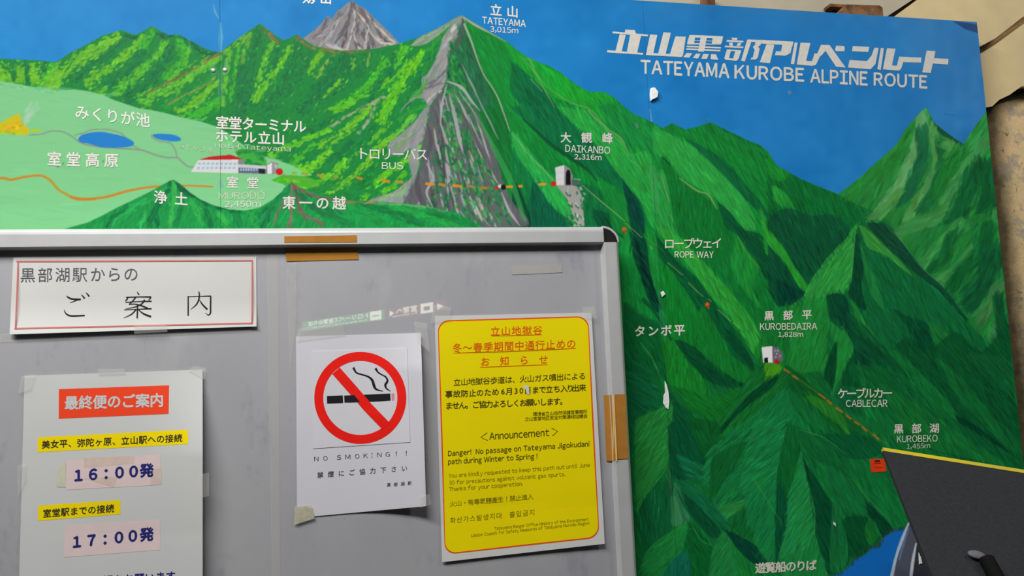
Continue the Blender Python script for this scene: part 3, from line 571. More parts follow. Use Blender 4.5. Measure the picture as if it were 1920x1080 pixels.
for x0, y0, x1, y1, c in ((548, 324, 556, 325, (150, 170, 40)), (565, 325, 578, 327, (150, 160, 40)), (594, 328, 608, 331, (180, 140, 40)), (625, 330, 635, 332, (160, 150, 40)), (668, 332, 680, 336, (190, 130, 36)), (715, 337, 731, 341, (212, 134, 28)), (742, 340, 756, 342, (180, 140, 50)), (797, 344, 814, 346, (214, 140, 30)), (822, 345, 836, 348, (180, 130, 60)), (848, 347, 866, 350, (214, 138, 34)), (876, 348, 888, 351, (170, 120, 56)), (900, 352, 914, 353, (170, 120, 40)), (948, 350, 962, 350, (220, 140, 30)), (972, 349, 980, 349, (214, 140, 34)), (1010, 346, 1024, 345, (218, 140, 40))):
    line(np.array(((x0, y0), (x1, y1))), c, 5, .95, False)
disc(932, 352, 3.6, (186, 40, 24)); disc(937, 349, 3.5, (200, 200, 200)); disc(944, 351, 5, (20, 20, 22)); disc(1038, 344.5, 5.2, (196, 36, 18))
for s, c in (('1041,314 1058,309.5 1058,347 1043,347', (204, 202, 204)), ('1058,309.5 1068,316 1074,330 1072,347 1058,347', (136, 132, 140)), ('1061,347 1061,324 1064,318 1068,319 1070,326 1070,347', (16, 16, 18)), ('1072,336 1088,340 1088,346 1072,347', (76, 92, 96)), ('1043,347 1072,347 1088,352 1092,375 1096,424 1078,424 1072,395 1062,372 1050,356', (150, 150, 146))): poly(P(s), c)
for i in range(6): dab(1075 + i * 2.6, 335 + i * .3, 0, 2, 2, (200, 210, 210), .8)
for i in range(60): dab(rng.uniform(1062, 1096) , rng.uniform(352, 424), math.radians(70 + rng.normal(0, 25)), rng.uniform(5, 12), rng.uniform(2, 4), jit(((36, 120, 66), (176, 174, 172), (30, 100, 60))[i % 3], .08), .8)
for i in range(5): dab(1045 + i * 3, 323 + (i % 2) * 12, 0, 3, 2, (150, 190, 214), .9)
for s in ('1090,346 1130,380 1172,415', '1172,418 1204,446', '1218,460 1224,468', '1252,492 1280,516', '1290,530 1318,556', '1328,560 1334,566', '1346,580 1370,602', '1374,604 1386,616'): line(P(s), (170, 180, 100), [1, 1.6, 1], .8, False)
for x, y in ((1170, 430), (1326, 571)): disc(x, y, 4, (206, 84, 24)); dab(x + 1, y + 4, 1.0, 9, 4, (170, 60, 24), .9)
for s, c in (('1428,651 1448,649 1449,680 1431,680', (206, 204, 206)), ('1433,671 1440,670 1440,680 1433,680', (14, 14, 18)), ('1448,650 1460,652 1468,664 1468,676 1449,680', (96, 92, 104))): poly(P(s), c)
for x, y in ((1453, 657), (1458, 657), (1456, 663), (1462, 667), (1454, 669)): dab(x, y, 0, 3, 2, (190, 194, 204), .9)
disc(1456, 678, 4.4, (176, 20, 16))
for s in ('1470,692 1480,699', '1486,704 1496,711', '1535,738 1548,748', '1550,750 1560,758', '1567,764 1580,773', '1586,778 1596,786', '1602,790 1612,797', '1616,800 1626,808', '1636,814 1648,824'): line(P(s), (190, 84, 24), [3, 4.6, 3], .85, False)
line(P('1468,690 1540,742 1660,832'), (110, 110, 30), 3, .35)
# lake, its ragged shore, and the dam
poly(P('1712,985 1704,990 1676,994 1657,1005 1648,1022 1632,1026 1624,1040 1606,1046 1592,1062 1576,1074 1556,1081 1500,1081 1400,1130 1400,1200 1990,1200 1990,985'), (14, 84, 152))
for i in range(70):
    t = i / 69; q = spline(P('1704,988 1676,993 1656,1004 1648,1021 1630,1027 1606,1046 1576,1074 1552,1081'), 12); j = min(len(q) - 1, int(t * len(q)))
    dab(q[j][0] + rng.normal(0, 1.5), q[j][1] + 1, math.radians(75 + rng.normal(0, 15)), rng.uniform(5, 10), 2.2, jit((34, 52, 44), .15), .8)
poly(spline(P('1704,980 1692,1010 1680,1045 1671,1085 1664,1200 1990,1200 1990,985 1720,985'), 4), (62, 66, 78)); poly(P('1718,1018 1708,1085 1700,1200 1990,1200 1990,1018'), (36, 38, 44))
line(P('1704,980 1692,1010 1680,1045 1670,1090'), (168, 176, 196), [3, 6, 5, 7], .8); line(P('1718,1018 1712,1050 1707,1090'), (176, 182, 190), [3, 6, 6], .8); line(P('1704,990 1694,1020 1686,1050'), (90, 110, 150), [2, 5, 3], .6)
# wear along the two joints of the panels, filler and small scars
for s, c, w, o in (('413,42 414,70 413,98', (122, 190, 220), [3, 8, 4], .6), ('414,120 413,160 414,196', (90, 160, 110), [4, 12, 4], .55), ('400,120 402,140', (90, 160, 110), [8, 12], .5), ('424,110 422,140', (130, 180, 150), [4, 10], .5), ('412,338 416,352', (130, 180, 170), [5, 9], .8), ('400,8 404,24 412,36', (150, 180, 200), [1, 3, 1], .7),
                   ('354,70 358,96', (120, 170, 120), [1, 4, 2], .6), ('1222,310 1226,340 1232,400', (70, 150, 90), [10, 16, 8], .45), ('1236,540 1240,590 1246,640', (40, 120, 90), [3, 9, 4], .5), ('1262,930 1268,975 1270,985', (60, 126, 80), [10, 22, 18], .5), ('1252,870 1256,930', (70, 50, 60), [2, 4], .6), ('1218,205 1222,228', (140, 160, 190), [2, 3], .6),
                   ('1478,170 1482,176', (110, 130, 160), [4, 8], .6), ('1770,213 1790,217', (44, 80, 140), [2, 5, 2], .6), ('1192,230 1196,240', (100, 130, 110), [4, 7], .6)):
    line(P(s), c, w, o)
for x, y in ((108, 312), (118, 306), (130, 310), (193, 302), (1240, 32), (1490, 252), (1470, 100), (1326, 222)): dab(x, y, rng.uniform(0, 3), 6, 3, (86, 110, 104), .6)

# ------------------------------------------------------------------ walls and floor
YM = D + .042                                # painted face of the big map
YP = YM + .045                               # face of the wall lining plates
YW = YP + .032                               # rough concrete behind them
c_rough = alb((180, 160, 118), 1890, 320, YW); c_patch = alb((146, 136, 118), 1890, 320, YW)
m_conc = bpy.data.materials.new('rough_concrete'); m_conc.use_nodes = True
nt = m_conc.node_tree; b = nt.nodes['Principled BSDF']; L = nt.links; b.inputs['Roughness'].default_value = .9
tc = nt.nodes.new('ShaderNodeTexCoord')
def noise(sc, det=5, rough=.6):
    n = nt.nodes.new('ShaderNodeTexNoise'); n.inputs['Scale'].default_value = sc; n.inputs['Detail'].default_value = det; n.inputs['Roughness'].default_value = rough
    L.new(tc.outputs['Object'], n.inputs['Vector']); return n
def ramp(src, *st):
    r = nt.nodes.new('ShaderNodeValToRGB'); e = r.color_ramp.elements
    while len(e) < len(st): e.new(.5)
    for q, (p, c) in zip(e, st): q.position = p; q.color = (*c, 1)
    L.new(src, r.inputs['Fac']); return r
def mix(fac, a, c):
    x = nt.nodes.new('ShaderNodeMix'); x.data_type = 'RGBA'
    L.new(fac, x.inputs[0]); L.new(a, x.inputs[6]); L.new(c, x.inputs[7]); return x.outputs[2]
def grey(v): return (v, v, v)
base = ramp(noise(7, 6, .7).outputs['Fac'], (.4, c_rough), (.62, alb((194, 166, 124), 1890, 320, YW)))
pat = ramp(noise(17, 6, .7).outputs['Fac'], (.52, grey(0)), (.58, grey(.8)))
gr = ramp(noise(9, 2).outputs['Fac'], (0, c_patch), (1, c_patch))
o1 = mix(pat.outputs['Color'], base.outputs['Color'], gr.outputs['Color'])
pit = ramp(noise(70, 3, .7).outputs['Fac'], (.30, grey(.8)), (.36, grey(0)))
dk = ramp(noise(3, 1).outputs['Fac'], (0, (.09, .075, .06)), (1, (.09, .075, .06)))
o2 = mix(pit.outputs['Color'], o1, dk.outputs['Color'])
sep = nt.nodes.new('ShaderNodeSeparateXYZ'); L.new(tc.outputs['Object'], sep.inputs[0])
def math_(op, a, v):
    n = nt.nodes.new('ShaderNodeMath'); n.operation = op; L.new(a, n.inputs[0])
    if isinstance(v, float): n.inputs[1].default_value = v
    else: L.new(v, n.inputs[1])
    return n.outputs[0]
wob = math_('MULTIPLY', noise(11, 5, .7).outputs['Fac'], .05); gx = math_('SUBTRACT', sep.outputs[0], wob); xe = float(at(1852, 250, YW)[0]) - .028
gm = ramp(math_('SUBTRACT', gx, xe), (.018, grey(.94)), (.058, grey(0)))  # brown band by the map edge: its cast shade painted in, plus grime
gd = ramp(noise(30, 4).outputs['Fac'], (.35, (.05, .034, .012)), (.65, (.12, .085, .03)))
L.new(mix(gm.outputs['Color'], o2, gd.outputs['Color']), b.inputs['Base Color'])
bp = nt.nodes.new('ShaderNodeBump'); bp.inputs['Strength'].default_value = .5; bp.inputs['Distance'].default_value = .006
L.new(noise(40, 6, .7).outputs['Fac'], bp.inputs['Height']); L.new(bp.outputs['Normal'], b.inputs['Normal'])
m_plate = mat('beige_painted_plate', alb((180, 164, 126), 1760, 25, YP), rough=.55, scale=9, col2=alb((198, 178, 134), 1800, 40, YP), bump=.12, bscale=60)
m_plate2 = mat('grey_beige_plate', alb((160, 153, 135), 1640, 10, YP), rough=.6, scale=9, col2=alb((178, 168, 146), 1560, 10, YP), bump=.12, bscale=60)
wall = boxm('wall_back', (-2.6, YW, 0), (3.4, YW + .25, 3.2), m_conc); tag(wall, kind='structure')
floor = boxm('floor', (-6, -22, -.1), (6, YW, 0), mat('station_floor', (.06, .06, .058), rough=.5, scale=14, var=.15)); tag(floor, kind='structure')
def px_poly(s, Y):
    p = P(s); w = at(p[:, 0], p[:, 1], Y); return w[:, (0, 2)]
prism('lining_plate', px_poly('-1500,-700 1960,-420 2250,-330 2050,-215 1724,-9 1669,27 1560,97 1400,200 700,150 -1500,150', YP), YP, YW, m_plate2, wall, .004)
prism('lining_plate', px_poly('1733,-10 2060,-218 2260,-330 2400,-260 2060,-58 1916,33 1866,72 1840,86 1700,170 1560,210 1570,100 1677,31', YP), YP, YW, m_plate, wall, .008, 4)
prism('lining_plate', px_poly('1870,82 1922,44 2068,-50 2400,-250 2500,170 2000,161 1948,159 1915,162 1889,168 1868,178 1853,192 1845,208 1830,226 1760,235 1700,240 1700,180 1846,97', YP), YP, YW, m_plate, wall, .012, 5)

shade_arc = P('2000,166 1948,164 1915,168 1889,174 1868,184 1853,198 1846,212 1838,234'); ra_, rb_ = ribbon(shade_arc, [15, 15, 17, 18, 18, 16, 14], 6)  # added black strip standing in for the shade under the plate's lip
prism('lip_shade_strip', at(*np.vstack((ra_, rb_[::-1])).T, YW - .012)[:, (0, 2)], YW - .014, YW, mat('shade_black', (.018, .015, .011), rough=.8, scale=60, var=.4), wall, .004, 3)

# ------------------------------------------------------------------ the painted route map, three panels
top_z = float(at(1640, 29, YM)[2]); right_x = float((at(1832, 45, YM)[0] + at(1918, 860, YM)[0]) / 2); bot_z = float(at(1400, 1190, YM)[2])
left_x = float(at(-140, 250, YM)[0]); seam = [float(at(413, 200, YM)[0]), float(at(1232, 450, YM)[0])]
BX1 = float((at(1160, 470, D - .012)[0] + at(1199, 1080, D - .012)[0]) / 2); BZ1 = float(at(600, 426, D - .012)[2])   # outer right and top of the notice board
m_paint = bpy.data.materials.new('sign_paint'); m_paint.use_nodes = True
nt = m_paint.node_tree; b = nt.nodes['Principled BSDF']; L = nt.links
va = nt.nodes.new('ShaderNodeVertexColor'); va.layer_name = 'paint'; L.new(va.outputs['Color'], b.inputs['Base Color'])
b.inputs['Roughness'].default_value = .55; b.inputs['Specular IOR Level'].default_value = .09
tc = nt.nodes.new('ShaderNodeTexCoord')
bp = nt.nodes.new('ShaderNodeBump'); bp.inputs['Strength'].default_value = .12; bp.inputs['Distance'].default_value = .001
L.new(noise(260, 4).outputs['Fac'], bp.inputs['Height']); L.new(bp.outputs['Normal'], b.inputs['Normal'])
m_ply = mat('plywood_edge', (.10, .075, .045), rough=.8, scale=40, var=.3)
def sample(P3):
    x, y = pix(P3); x = np.clip(x - PX0 - .5, 0, PW - 2); y = np.clip(y - PY0 - .5, 0, PH - 2)
    ix, iy = x.astype(int), y.astype(int); tx, ty = (x - ix)[:, None], (y - iy)[:, None]
    c = BUF[iy, ix] * (1 - tx) * (1 - ty) + BUF[iy, ix + 1] * tx * (1 - ty) + BUF[iy + 1, ix] * (1 - tx) * ty + BUF[iy + 1, ix + 1] * tx * ty
    return np.clip(lin(np.clip(c, 0, 255)) / irr(P3)[:, None], 0, .95)
def panel(x0, x1, parent):
    V, C, Q, Mi = [], [], [], []; n0 = 0
    def grid(xa, xb, za, zb, st):
        nonlocal n0
        nx = max(1, int(round((xb - xa) / st))); nz = max(1, int(round((zb - za) / st)))
        X, Z = np.meshgrid(np.linspace(xa, xb, nx + 1), np.linspace(za, zb, nz + 1))
        p = np.stack((X.ravel(), np.full(X.size, YM), Z.ravel()), 1); V.append(p); C.append(sample(p))
        i = np.arange(nx)[None] + np.arange(nz)[:, None] * (nx + 1) + n0; i = i.ravel()
        Q.append(np.stack((i, i + 1, i + nx + 2, i + nx + 1), 1)); Mi.append(np.zeros(len(i), int)); n0 += len(p)
    hx, hz = BX1 - .05, BZ1 - .05; st = .0013
    grid(x0, x1, max(hz, bot_z), top_z, st)
    if x0 < hx: grid(x0, min(x1, hx), bot_z, hz, .008)
    if x1 > hx: grid(max(x0, hx), x1, bot_z, hz, st)
    e = np.array([(x, y, z) for y in (YM + .0002, YM + .018) for z in (bot_z, top_z) for x in (x0, x1)]); V.append(e); C.append(np.full((8, 3), .05))
    Q.append(np.array(((4, 6, 7, 5), (0, 2, 6, 4), (1, 5, 7, 3), (0, 4, 5, 1), (2, 3, 7, 6))) + n0); Mi.append(np.ones(5, int))
    V, C, Q, Mi = np.vstack(V), np.vstack(C), np.vstack(Q), np.concatenate(Mi)
    me = bpy.data.meshes.new('panel'); me.vertices.add(len(V)); me.vertices.foreach_set('co', V.ravel())
    me.loops.add(Q.size); me.loops.foreach_set('vertex_index', Q.ravel().astype(np.int32)); me.polygons.add(len(Q))
    me.polygons.foreach_set('loop_start', np.arange(0, Q.size, 4, dtype=np.int32)); me.polygons.foreach_set('loop_total', np.full(len(Q), 4, dtype=np.int32))
    me.materials.append(m_paint); me.materials.append(m_ply); me.polygons.foreach_set('material_index', Mi.astype(np.int32)); me.update()
    a = me.color_attributes.new('paint', 'FLOAT_COLOR', 'POINT'); a.data.foreach_set('color', np.hstack((C, np.ones((len(C), 1)))).ravel())
    return link(bpy.data.objects.new('panel', me), parent)
mural = empty('route_map')
tag(mural, 'large painted panorama map of green mountains with white lettering behind the notice board', 'map')
gap = .00022
for x0, x1 in ((left_x, seam[0] - gap), (seam[0] + gap, seam[1] - gap), (seam[1] + gap, right_x)): panel(x0, x1, mural)
prism('joint_backing', [(seam[0] - .03, bot_z), (seam[0] + .03, bot_z), (seam[0] + .03, top_z - .01), (seam[0] - .03, top_z - .01)], YM + .0185, YM + .03, m_ply, mural)
prism('joint_backing', [(seam[1] - .03, bot_z), (seam[1] + .03, bot_z), (seam[1] + .03, top_z - .01), (seam[1] - .03, top_z - .01)], YM + .0185, YM + .03, m_ply, mural)
for x, y in ((400, 132), (422, 131)):
    w = at(x, y, YM); bm = bmesh.new(); bmesh.ops.create_uvsphere(bm, u_segments=12, v_segments=6, radius=.004)
    for v in bm.verts: v.co = Vector((w[0] + v.co.x, YM + (v.co.y * .45 if v.co.y < 0 else v.co.y * .2), w[2] + v.co.z))
    me = bpy.data.meshes.new('screw'); bm.to_mesh(me); bm.free(); me.materials.append(mat('screw_steel', (.30, .38, .30), rough=.45, metal=.6)); link(bpy.data.objects.new('screw', me), mural)
SM = Surf(YM)
m_let = mat('white_letter_paint', alb((222, 219, 212), 900, 150, YM), rough=.5, scale=150, var=.05)
m_let2 = mat('aged_letter_paint', alb((200, 196, 184), 1480, 400, YM), rough=.5, scale=150, var=.07)
m_fade = mat('faded_letter_paint', alb((206, 218, 190), 365, 275, YM), rough=.5, scale=200, var=.1)
def L_(s, q, bold=.016, m=None): text_fit('lettering', s, q, SM, m or m_let, mural, bold, .0004)
def LR(s, x0, y0, x1, y1, size, bold=.02, m=None): text_run('lettering', s, (x0, y0, x1, y1), size, SM, m or m_let, mural, bold, .0004)
LR('剱岳', 579, -5, 611, -4, 25); LR('立山', 930, 19, 961, 22, 23)
L_('TATEYAMA', (904, 31, 44, 986, 38, 51)); L_('3,015m', (919, 49, 61, 972, 52, 64), .01)
LR('みくりが池', 154, 211, 268, 225, 28, .012); LR('室堂高原', 102, 298, 209, 301, 28, .02)
LR('浄土', 301, 370, 340, 373, 26); LR('室堂ターミナル', 417, 230, 562, 237, 25.5); LR('ホテル立山', 416, 255, 522, 260, 25.5)
L_('Hotel Tateyama', (403, 268, 279, 545, 274, 287), .004, m_fade)
LR('室堂', 436, 342, 474, 343, 23); L_('MURODŌ', (410, 359, 373, 497, 356, 374), .0, m_fade); L_('2,450m', (421, 377, 390, 489, 376, 389), .008)
LR('東一の越', 542, 380, 636, 381, 26); LR('トロリーバス', 680, 288, 791, 290, 25, .008); L_('BUS', (716, 304, 317, 756, 304, 318), .004)
LR('大観峰', 1061, 258, 1139, 259, 21); L_('DAIKANBO', (1060, 271, 285, 1144, 275, 289), .012); L_('2,316m', (1077, 289, 300, 1128, 290, 302), .02)
LR('ロープウェイ', 1255, 457, 1344, 456, 22, .01, m_let2); L_('ROPE WAY', (1265, 471, 483, 1338, 471, 484), .012, m_let2)
LR('タンボ平', 1200, 621, 1274, 619, 22, .022, m_let2); LR('黒部平', 1442, 592, 1513, 590, 19, .022, m_let2)
L_('KUROBEDAIRA', (1425, 606, 619, 1532, 605, 618), .008, m_let2); L_('1,828m', (1459, 622, 633, 1506, 622, 633), .012, m_let2)
LR('ケーブルカー', 1580, 738, 1664, 737, 21, .014, m_let2); L_('CABLECAR', (1586, 750, 763, 1664, 749, 763), .008, m_let2)
LR('黒部湖', 1685, 804, 1752, 803, 19, .022, m_let2); L_('KUROBEKO', (1682, 817, 830, 1758, 815, 828), .006, m_let2); L_('1,455m', (1700, 833, 843, 1744, 831, 841), .0, m_let2)
LR('遊覧船のりば', 1426, 1065, 1521, 1060, 21, .03, m_let2); LR('みどりが池', 340, 274, 394, 281, 11, .0, m_fade)
for s, q in (('TATEYAMA', (1201, 112, 138, 1368, 119, 147)), ('KUROBE', (1377, 121, 148, 1508, 127, 154)), ('ALPINE', (1519, 129, 155, 1627, 134, 161)), ('ROUTE', (1638, 135, 161, 1739, 141, 167))): L_(s, q, .026)
def logo(groups):
    for (ox, items) in groups: shape('lettering', [P(s, (ox, 0, 4)) for s in items], SM, m_let, mural, .0004)
logo(((960, ('850,222 920,226 930,252 845,248', '756,236 1022,260 1018,273 752,249', '808,256 853,262 822,390 775,386', '886,262 968,268 938,402 860,396', '716,376 985,398 981,411 712,393')),
      (960, ('1036,258 1090,262 1058,408 1006,402', '1136,242 1192,246 1150,414 1094,410', '1226,272 1304,276 1282,420 1268,428 1180,420', '1008,396 1275,410 1271,428 1004,413')),
      (960, ('1332,262 1582,272 1578,288 1328,280', '1322,300 1578,309 1576,313 1320,304', '1316,322 1570,330 1566,334 1314,334', '1332,262 1374,264 1366,332 1314,332 1316,310', '1417,266 1464,268 1440,388 1396,386', '1507,270 1583,273 1574,322 1560,334 1498,332', '1312,342 1568,354 1566,365 1310,354', '1308,362 1564,374 1562,386 1306,374',
             '1310,397 1352,400 1330,433 1284,430', '1380,402 1414,404 1396,439 1357,436', '1434,404 1476,406 1462,443 1420,441', '1492,406 1530,408 1548,450 1490,445')),
      (960, ('1650,282 1690,284 1688,300 1648,298', '1612,299 1736,306 1734,319 1608,312', '1628,318 1656,320 1654,346 1632,342', '1692,322 1722,323 1708,346 1686,344', '1598,342 1736,350 1733,362 1595,354', '1612,370 1644,372 1624,448 1604,448 1592,438', '1678,374 1720,378 1700,440 1684,456 1654,452', '1612,370 1720,378 1718,387 1610,381', '1600,434 1690,442 1684,456 1600,449',
             '1764,298 1800,300 1746,462 1718,456', '1770,296 1868,300 1864,318 1766,312', '1826,300 1872,302 1864,338 1846,352 1858,366 1844,432 1826,448 1790,446 1794,434 1806,430 1820,372 1806,352 1822,338')),
      (1440, ('-52,299 190,312 186,342 -58,326', '-10,330 48,336 14,474 -62,467', '112,325 190,318 168,398 132,418 52,414 60,384 96,386')),
      (1440, ('200,318 222,320 196,482 171,479', '244,320 318,323 286,456 330,459 350,400 372,402 386,432 358,488 330,494 216,484')),
      (1440, ('398,336 462,338 582,507 510,500 432,382 388,428 364,412', '512,342 570,346 576,358 572,384 512,384 502,372')),
      (1440, ('636,346 760,352 752,390 630,384', '612,450 742,458 776,418 798,358 830,360 806,480 768,520 600,506')),
      (1440, ('846,360 869,362 846,524 820,520', '892,362 956,366 930,490 966,494 984,424 1010,426 1150,432 1148,470 1014,466 1000,512 984,530 862,520')),
      (1440, ('1190,380 1256,384 1220,548 1157,542', '1240,436 1354,442 1350,484 1232,476'))))
# flakes of bare board along the joint
m_chip = mat('bare_plaster', alb((224, 212, 200), 1248, 740, YM), rough=.8, scale=120, var=.08, bump=.3)
for s, th in (('1219,167 1226,166 1232,174 1231,184 1226,186 1219,190 1218,178', .006), ('1246,714 1250,722 1253,735 1254,752 1253,768 1248,765 1243,756 1244,742 1247,736', .002), ('1238,549 1243,546 1247,552 1241,557', .003), ('1562,978 1566,981 1567,988 1563,984', .002), ('1722,1036 1726,1044 1729,1056 1723,1058', .0015)):
    q = P(s); w = at(q[:, 0], q[:, 1], YM); prism('paint_flake', w[:, (0, 2)], YM - th, YM, m_chip, mural, min(.0007, th * .4), 1)

# ------------------------------------------------------------------ red sticker, rusty brackets
sx_ = Surf(YM - .0006); t = empty('sticker', at(1647, 872, YM)); t.location = (0, 0, 0)
tag(t, 'small red sticker with black marks on the painted map beside the dark slanted board', 'sticker')
sheet('label', P('1631,861 1659,860 1662,884 1634,886'), sx_, mat('red_sticker', alb((214, 50, 20), 1647, 872, YM), rough=.4), t, 3, 3, .0005)
lines('print', [(P('1640,864.5 1650,864'), 2.6, dict(smooth=False)), (P('1639,868.5 1652,867.8'), .7, dict(smooth=False)), (P('1640,877 1655,876'), .5, dict(smooth=False))], sx_, mat('sticker_print', (.05, .01, .01), rough=.5), t, .0004)
m_rust = mat('rusty_steel', (.10, .045, .022), rough=.85, scale=55, col2=(.26, .13, .055), bump=.5, bscale=160)
def bracket(name, s, label, gr):
    p = P(s); w = at(p[:, 0], p[:, 1], YM + .019); q = w[:, (0, 2)]; lo_, hi = q.min(0), q.max(0)
    t = empty(name); tag(t, label, 'bracket', gr)
    prism('plate', q, YM + .0185, YM + .025, m_rust, t, .001, 1)
    boxm('flange', (lo_[0] + .012, YM + .025, hi[1] - .006), (hi[0], YP, hi[1]), m_rust, t)
    return t
bracket('rusty_bracket', '1553,40 1584,10 1588,8 1650,10 1655,14 1658,44', 'rusty brown steel bracket holding the map top near its right corner', 'map brackets')
bracket('rusty_bracket', '1314,24 1316,-14 1320,-18 1336,-18 1340,-14 1342,24', 'narrow dark bracket at the upper edge of the picture above the white title', 'map brackets')

# ------------------------------------------------------------------ notice board
nb = empty('notice_board'); tag(nb, 'grey notice board with silver aluminium frame standing in front of the painted map', 'notice board')
m_al = mat('brushed_aluminium', (.70, .705, .715), rough=.36, metal=.4, scale=30, var=.03)
m_blk = mat('black_plastic', (.016, .014, .012), rough=.5)
m_srf = bpy.data.materials.new('board_surface'); m_srf.use_nodes = True
nt = m_srf.node_tree; b = nt.nodes['Principled BSDF']; L = nt.links; tc = nt.nodes.new('ShaderNodeTexCoord')
c0 = alb((156, 156, 162), 700, 560); c1 = alb((165, 165, 169), 700, 560); c2 = alb((128, 127, 142), 700, 560); c3 = alb((176, 176, 179), 700, 560)
mp = nt.nodes.new('ShaderNodeMapping'); mp.inputs['Scale'].default_value = (1, 1, .45); L.new(tc.outputs['Object'], mp.inputs['Vector'])
def nz2(sc, det, rough=.6):
    n = noise(sc, det, rough); L.new(mp.outputs['Vector'], n.inputs['Vector']); return n.outputs['Fac']
a1 = ramp(nz2(5, 6), (.35, c0), (.65, c1)); a2 = ramp(nz2(16, 5, .7), (.55, grey(0)), (.74, grey(.75))); a3 = ramp(nz2(3, 1), (0, c2), (1, c2))
a4 = ramp(nz2(11, 4), (.60, grey(0)), (.72, grey(.6))); a5 = ramp(nz2(3, 1), (0, c3), (1, c3))
sp = ramp(noise(95, 2, .5).outputs['Fac'], (.765, grey(0)), (.80, grey(.7)))
x1 = mix(a2.outputs['Color'], a1.outputs['Color'], a3.outputs['Color']); x2 = mix(a4.outputs['Color'], x1, a5.outputs['Color'])
L.new(mix(sp.outputs['Color'], x2, a3.outputs['Color']), b.inputs['Base Color'])
b.inputs['Roughness'].default_value = .45; b.inputs['Coat Weight'].default_value = .9; b.inputs['Coat Roughness'].default_value = .012
bx0 = BX1 - 1.8; bz0 = BZ1 - 1.2
boxm('board_surface', (bx0 + .02, D, bz0 + .02), (BX1 - .02, D + .016, BZ1 - .02), m_srf, nb)
prof = [(0, .018), (0, -.004), (.001, -.0075), (.003, -.010), (.006, -.0126), (.009, -.013), (.0268, -.013), (.0274, -.0125), (.0305, -.0008), (.0305, .018)]   # from the outer edge inwards, depth from the board face
CAP = .0275
def rail(name, horiz, outer, sgn, a, c):
    V, Fc = [], []
    for t in (a, c):
        for w, y in prof:
            V.append((t, D + y, outer + sgn * w) if horiz else (outer + sgn * w, D + y, t))
    n = len(prof)
    Fc = [(i, (i + 1) % n, n + (i + 1) % n, n + i) for i in range(n)] + [tuple(range(n)), tuple(range(2 * n - 1, n - 1, -1))]
    o = mesh_obj(name, V, Fc, m_al, nb)
    bm = bmesh.new(); bm.from_mesh(o.data); bmesh.ops.recalc_face_normals(bm, faces=bm.faces[:]); bm.to_mesh(o.data); bm.free(); return o
rail('frame_rail', True, BZ1, -1, bx0 + CAP, BX1 - CAP); rail('frame_rail', True, bz0, 1, bx0 + CAP, BX1 - CAP)
rail('frame_rail', False, BX1, -1, bz0 + CAP, BZ1 - CAP); rail('frame_rail', False, bx0, 1, bz0 + CAP, BZ1 - CAP)
def arc(cx, cz, r, a0, a1, n=10): return [(cx + r * math.cos(t), cz + r * math.sin(t)) for t in np.linspace(math.radians(a0), math.radians(a1), n)]
for cx, cz, a0 in ((BX1 - CAP, BZ1 - CAP, 0), (bx0 + CAP, BZ1 - CAP, 90), (bx0 + CAP, bz0 + CAP, 180), (BX1 - CAP, bz0 + CAP, 270)):
    cp = prism('corner_cap', [(cx, cz)] + arc(cx, cz, CAP - .003, a0, a0 + 90), D - .0105, D + .018, m_blk, nb, .001, 1)
    rim = prism('cap_rim', arc(cx, cz, CAP + .001, a0, a0 + 90) + arc(cx, cz, CAP - .003, a0 + 90, a0), D - .009, D + .018, m_al, cp, .001, 2)
boxm('back_panel', (bx0 + .03, D + .016, bz0 + .03), (BX1 - .03, D + .022, BZ1 - .03), m_blk, nb)
for x in (bx0 + .15, BX1 - .15): boxm('leg', (x - .018, D + .022, 0), (x + .018, D + .04, BZ1 - .06), m_al, nb, .003)

SB = Surf(D)
def brown(name, label, parts):
    t = empty(name); tag(t, label, 'tape', 'brown packing tape on the frame'); mt = mat('brown_packing_tape', alb((176, 122, 52), 600, 470), rough=.28, scale=80, var=.06)
    V, Fc = parts(); o = mesh_obj('strip', V, Fc, mt, t); return t, mt
def fold_top():
    V = []; Fc = []
    for k, (y0, y1, Ya) in enumerate(((443, 441, -.0136), (454.5, 454, -.0136), (460, 460, -.0016), (490, 486.5, -.0009))):
        x = ((533, 669), (533, 669.5), (533.5, 670), (537, 672.5))[k]
        for i in range(9):
            u = i / 8; V.append(at(x[0] + (x[1] - x[0]) * u, y0 + (y1 - y0) * u, D + Ya))
    Fc = [(r * 9 + i, (r + 1) * 9 + i, (r + 1) * 9 + i + 1, r * 9 + i + 1) for r in range(3) for i in range(8)]
    return V, Fc
brown('packing_tape', 'brown packing tape strip over the top rail of the notice board', fold_top)
def fold_right():
    xs0 = (1132, 1143, 1145, 1151, 1153, 1173); xs1 = (1137, 1150, 1151, 1154, 1156, 1178); dp = (-.0010, -.004, -.0098, -.0122, -.0142, -.0137)
    V = []; Fc = []
    for k in range(6):
        for i in range(9):
            v = i / 8; V.append(at(xs0[k] + (xs1[k] - xs0[k]) * v, (741 - .05 * k * 8) + (865 - k - 741 + .4 * k) * v, D + dp[k]))
    return V, [(c * 9 + i, c * 9 + i + 1, (c + 1) * 9 + i + 1, (c + 1) * 9 + i) for c in range(5) for i in range(8)]
t, mt = brown('packing_tape', 'creased brown packing tape on the right rail beside the yellow poster', fold_right)
SF = Surf(D - .0142)
lines('crease', [(P('1151,742 1153,790 1156,864'), [1, 2.2, 2.6]), (P('1151,745 1150,800 1149,863'), [1, 1.8, 1.6])], SF, mat('tape_crease', alb((214, 160, 92), 1153, 800), rough=.3), t, .0012)
t = empty('label_remnant'); tag(t, 'pale blank strip of old tape below the top rail at right', 'tape')
sheet('strip', P('960,499 1053,497 1056,503 1055,511 1052,513 960,515')[[0, 1, 3, 5]], Surf(D - .0006), mat('old_label', alb((158, 153, 151), 1000, 505), rough=.6, var=.03), t, 8, 2, .0004)

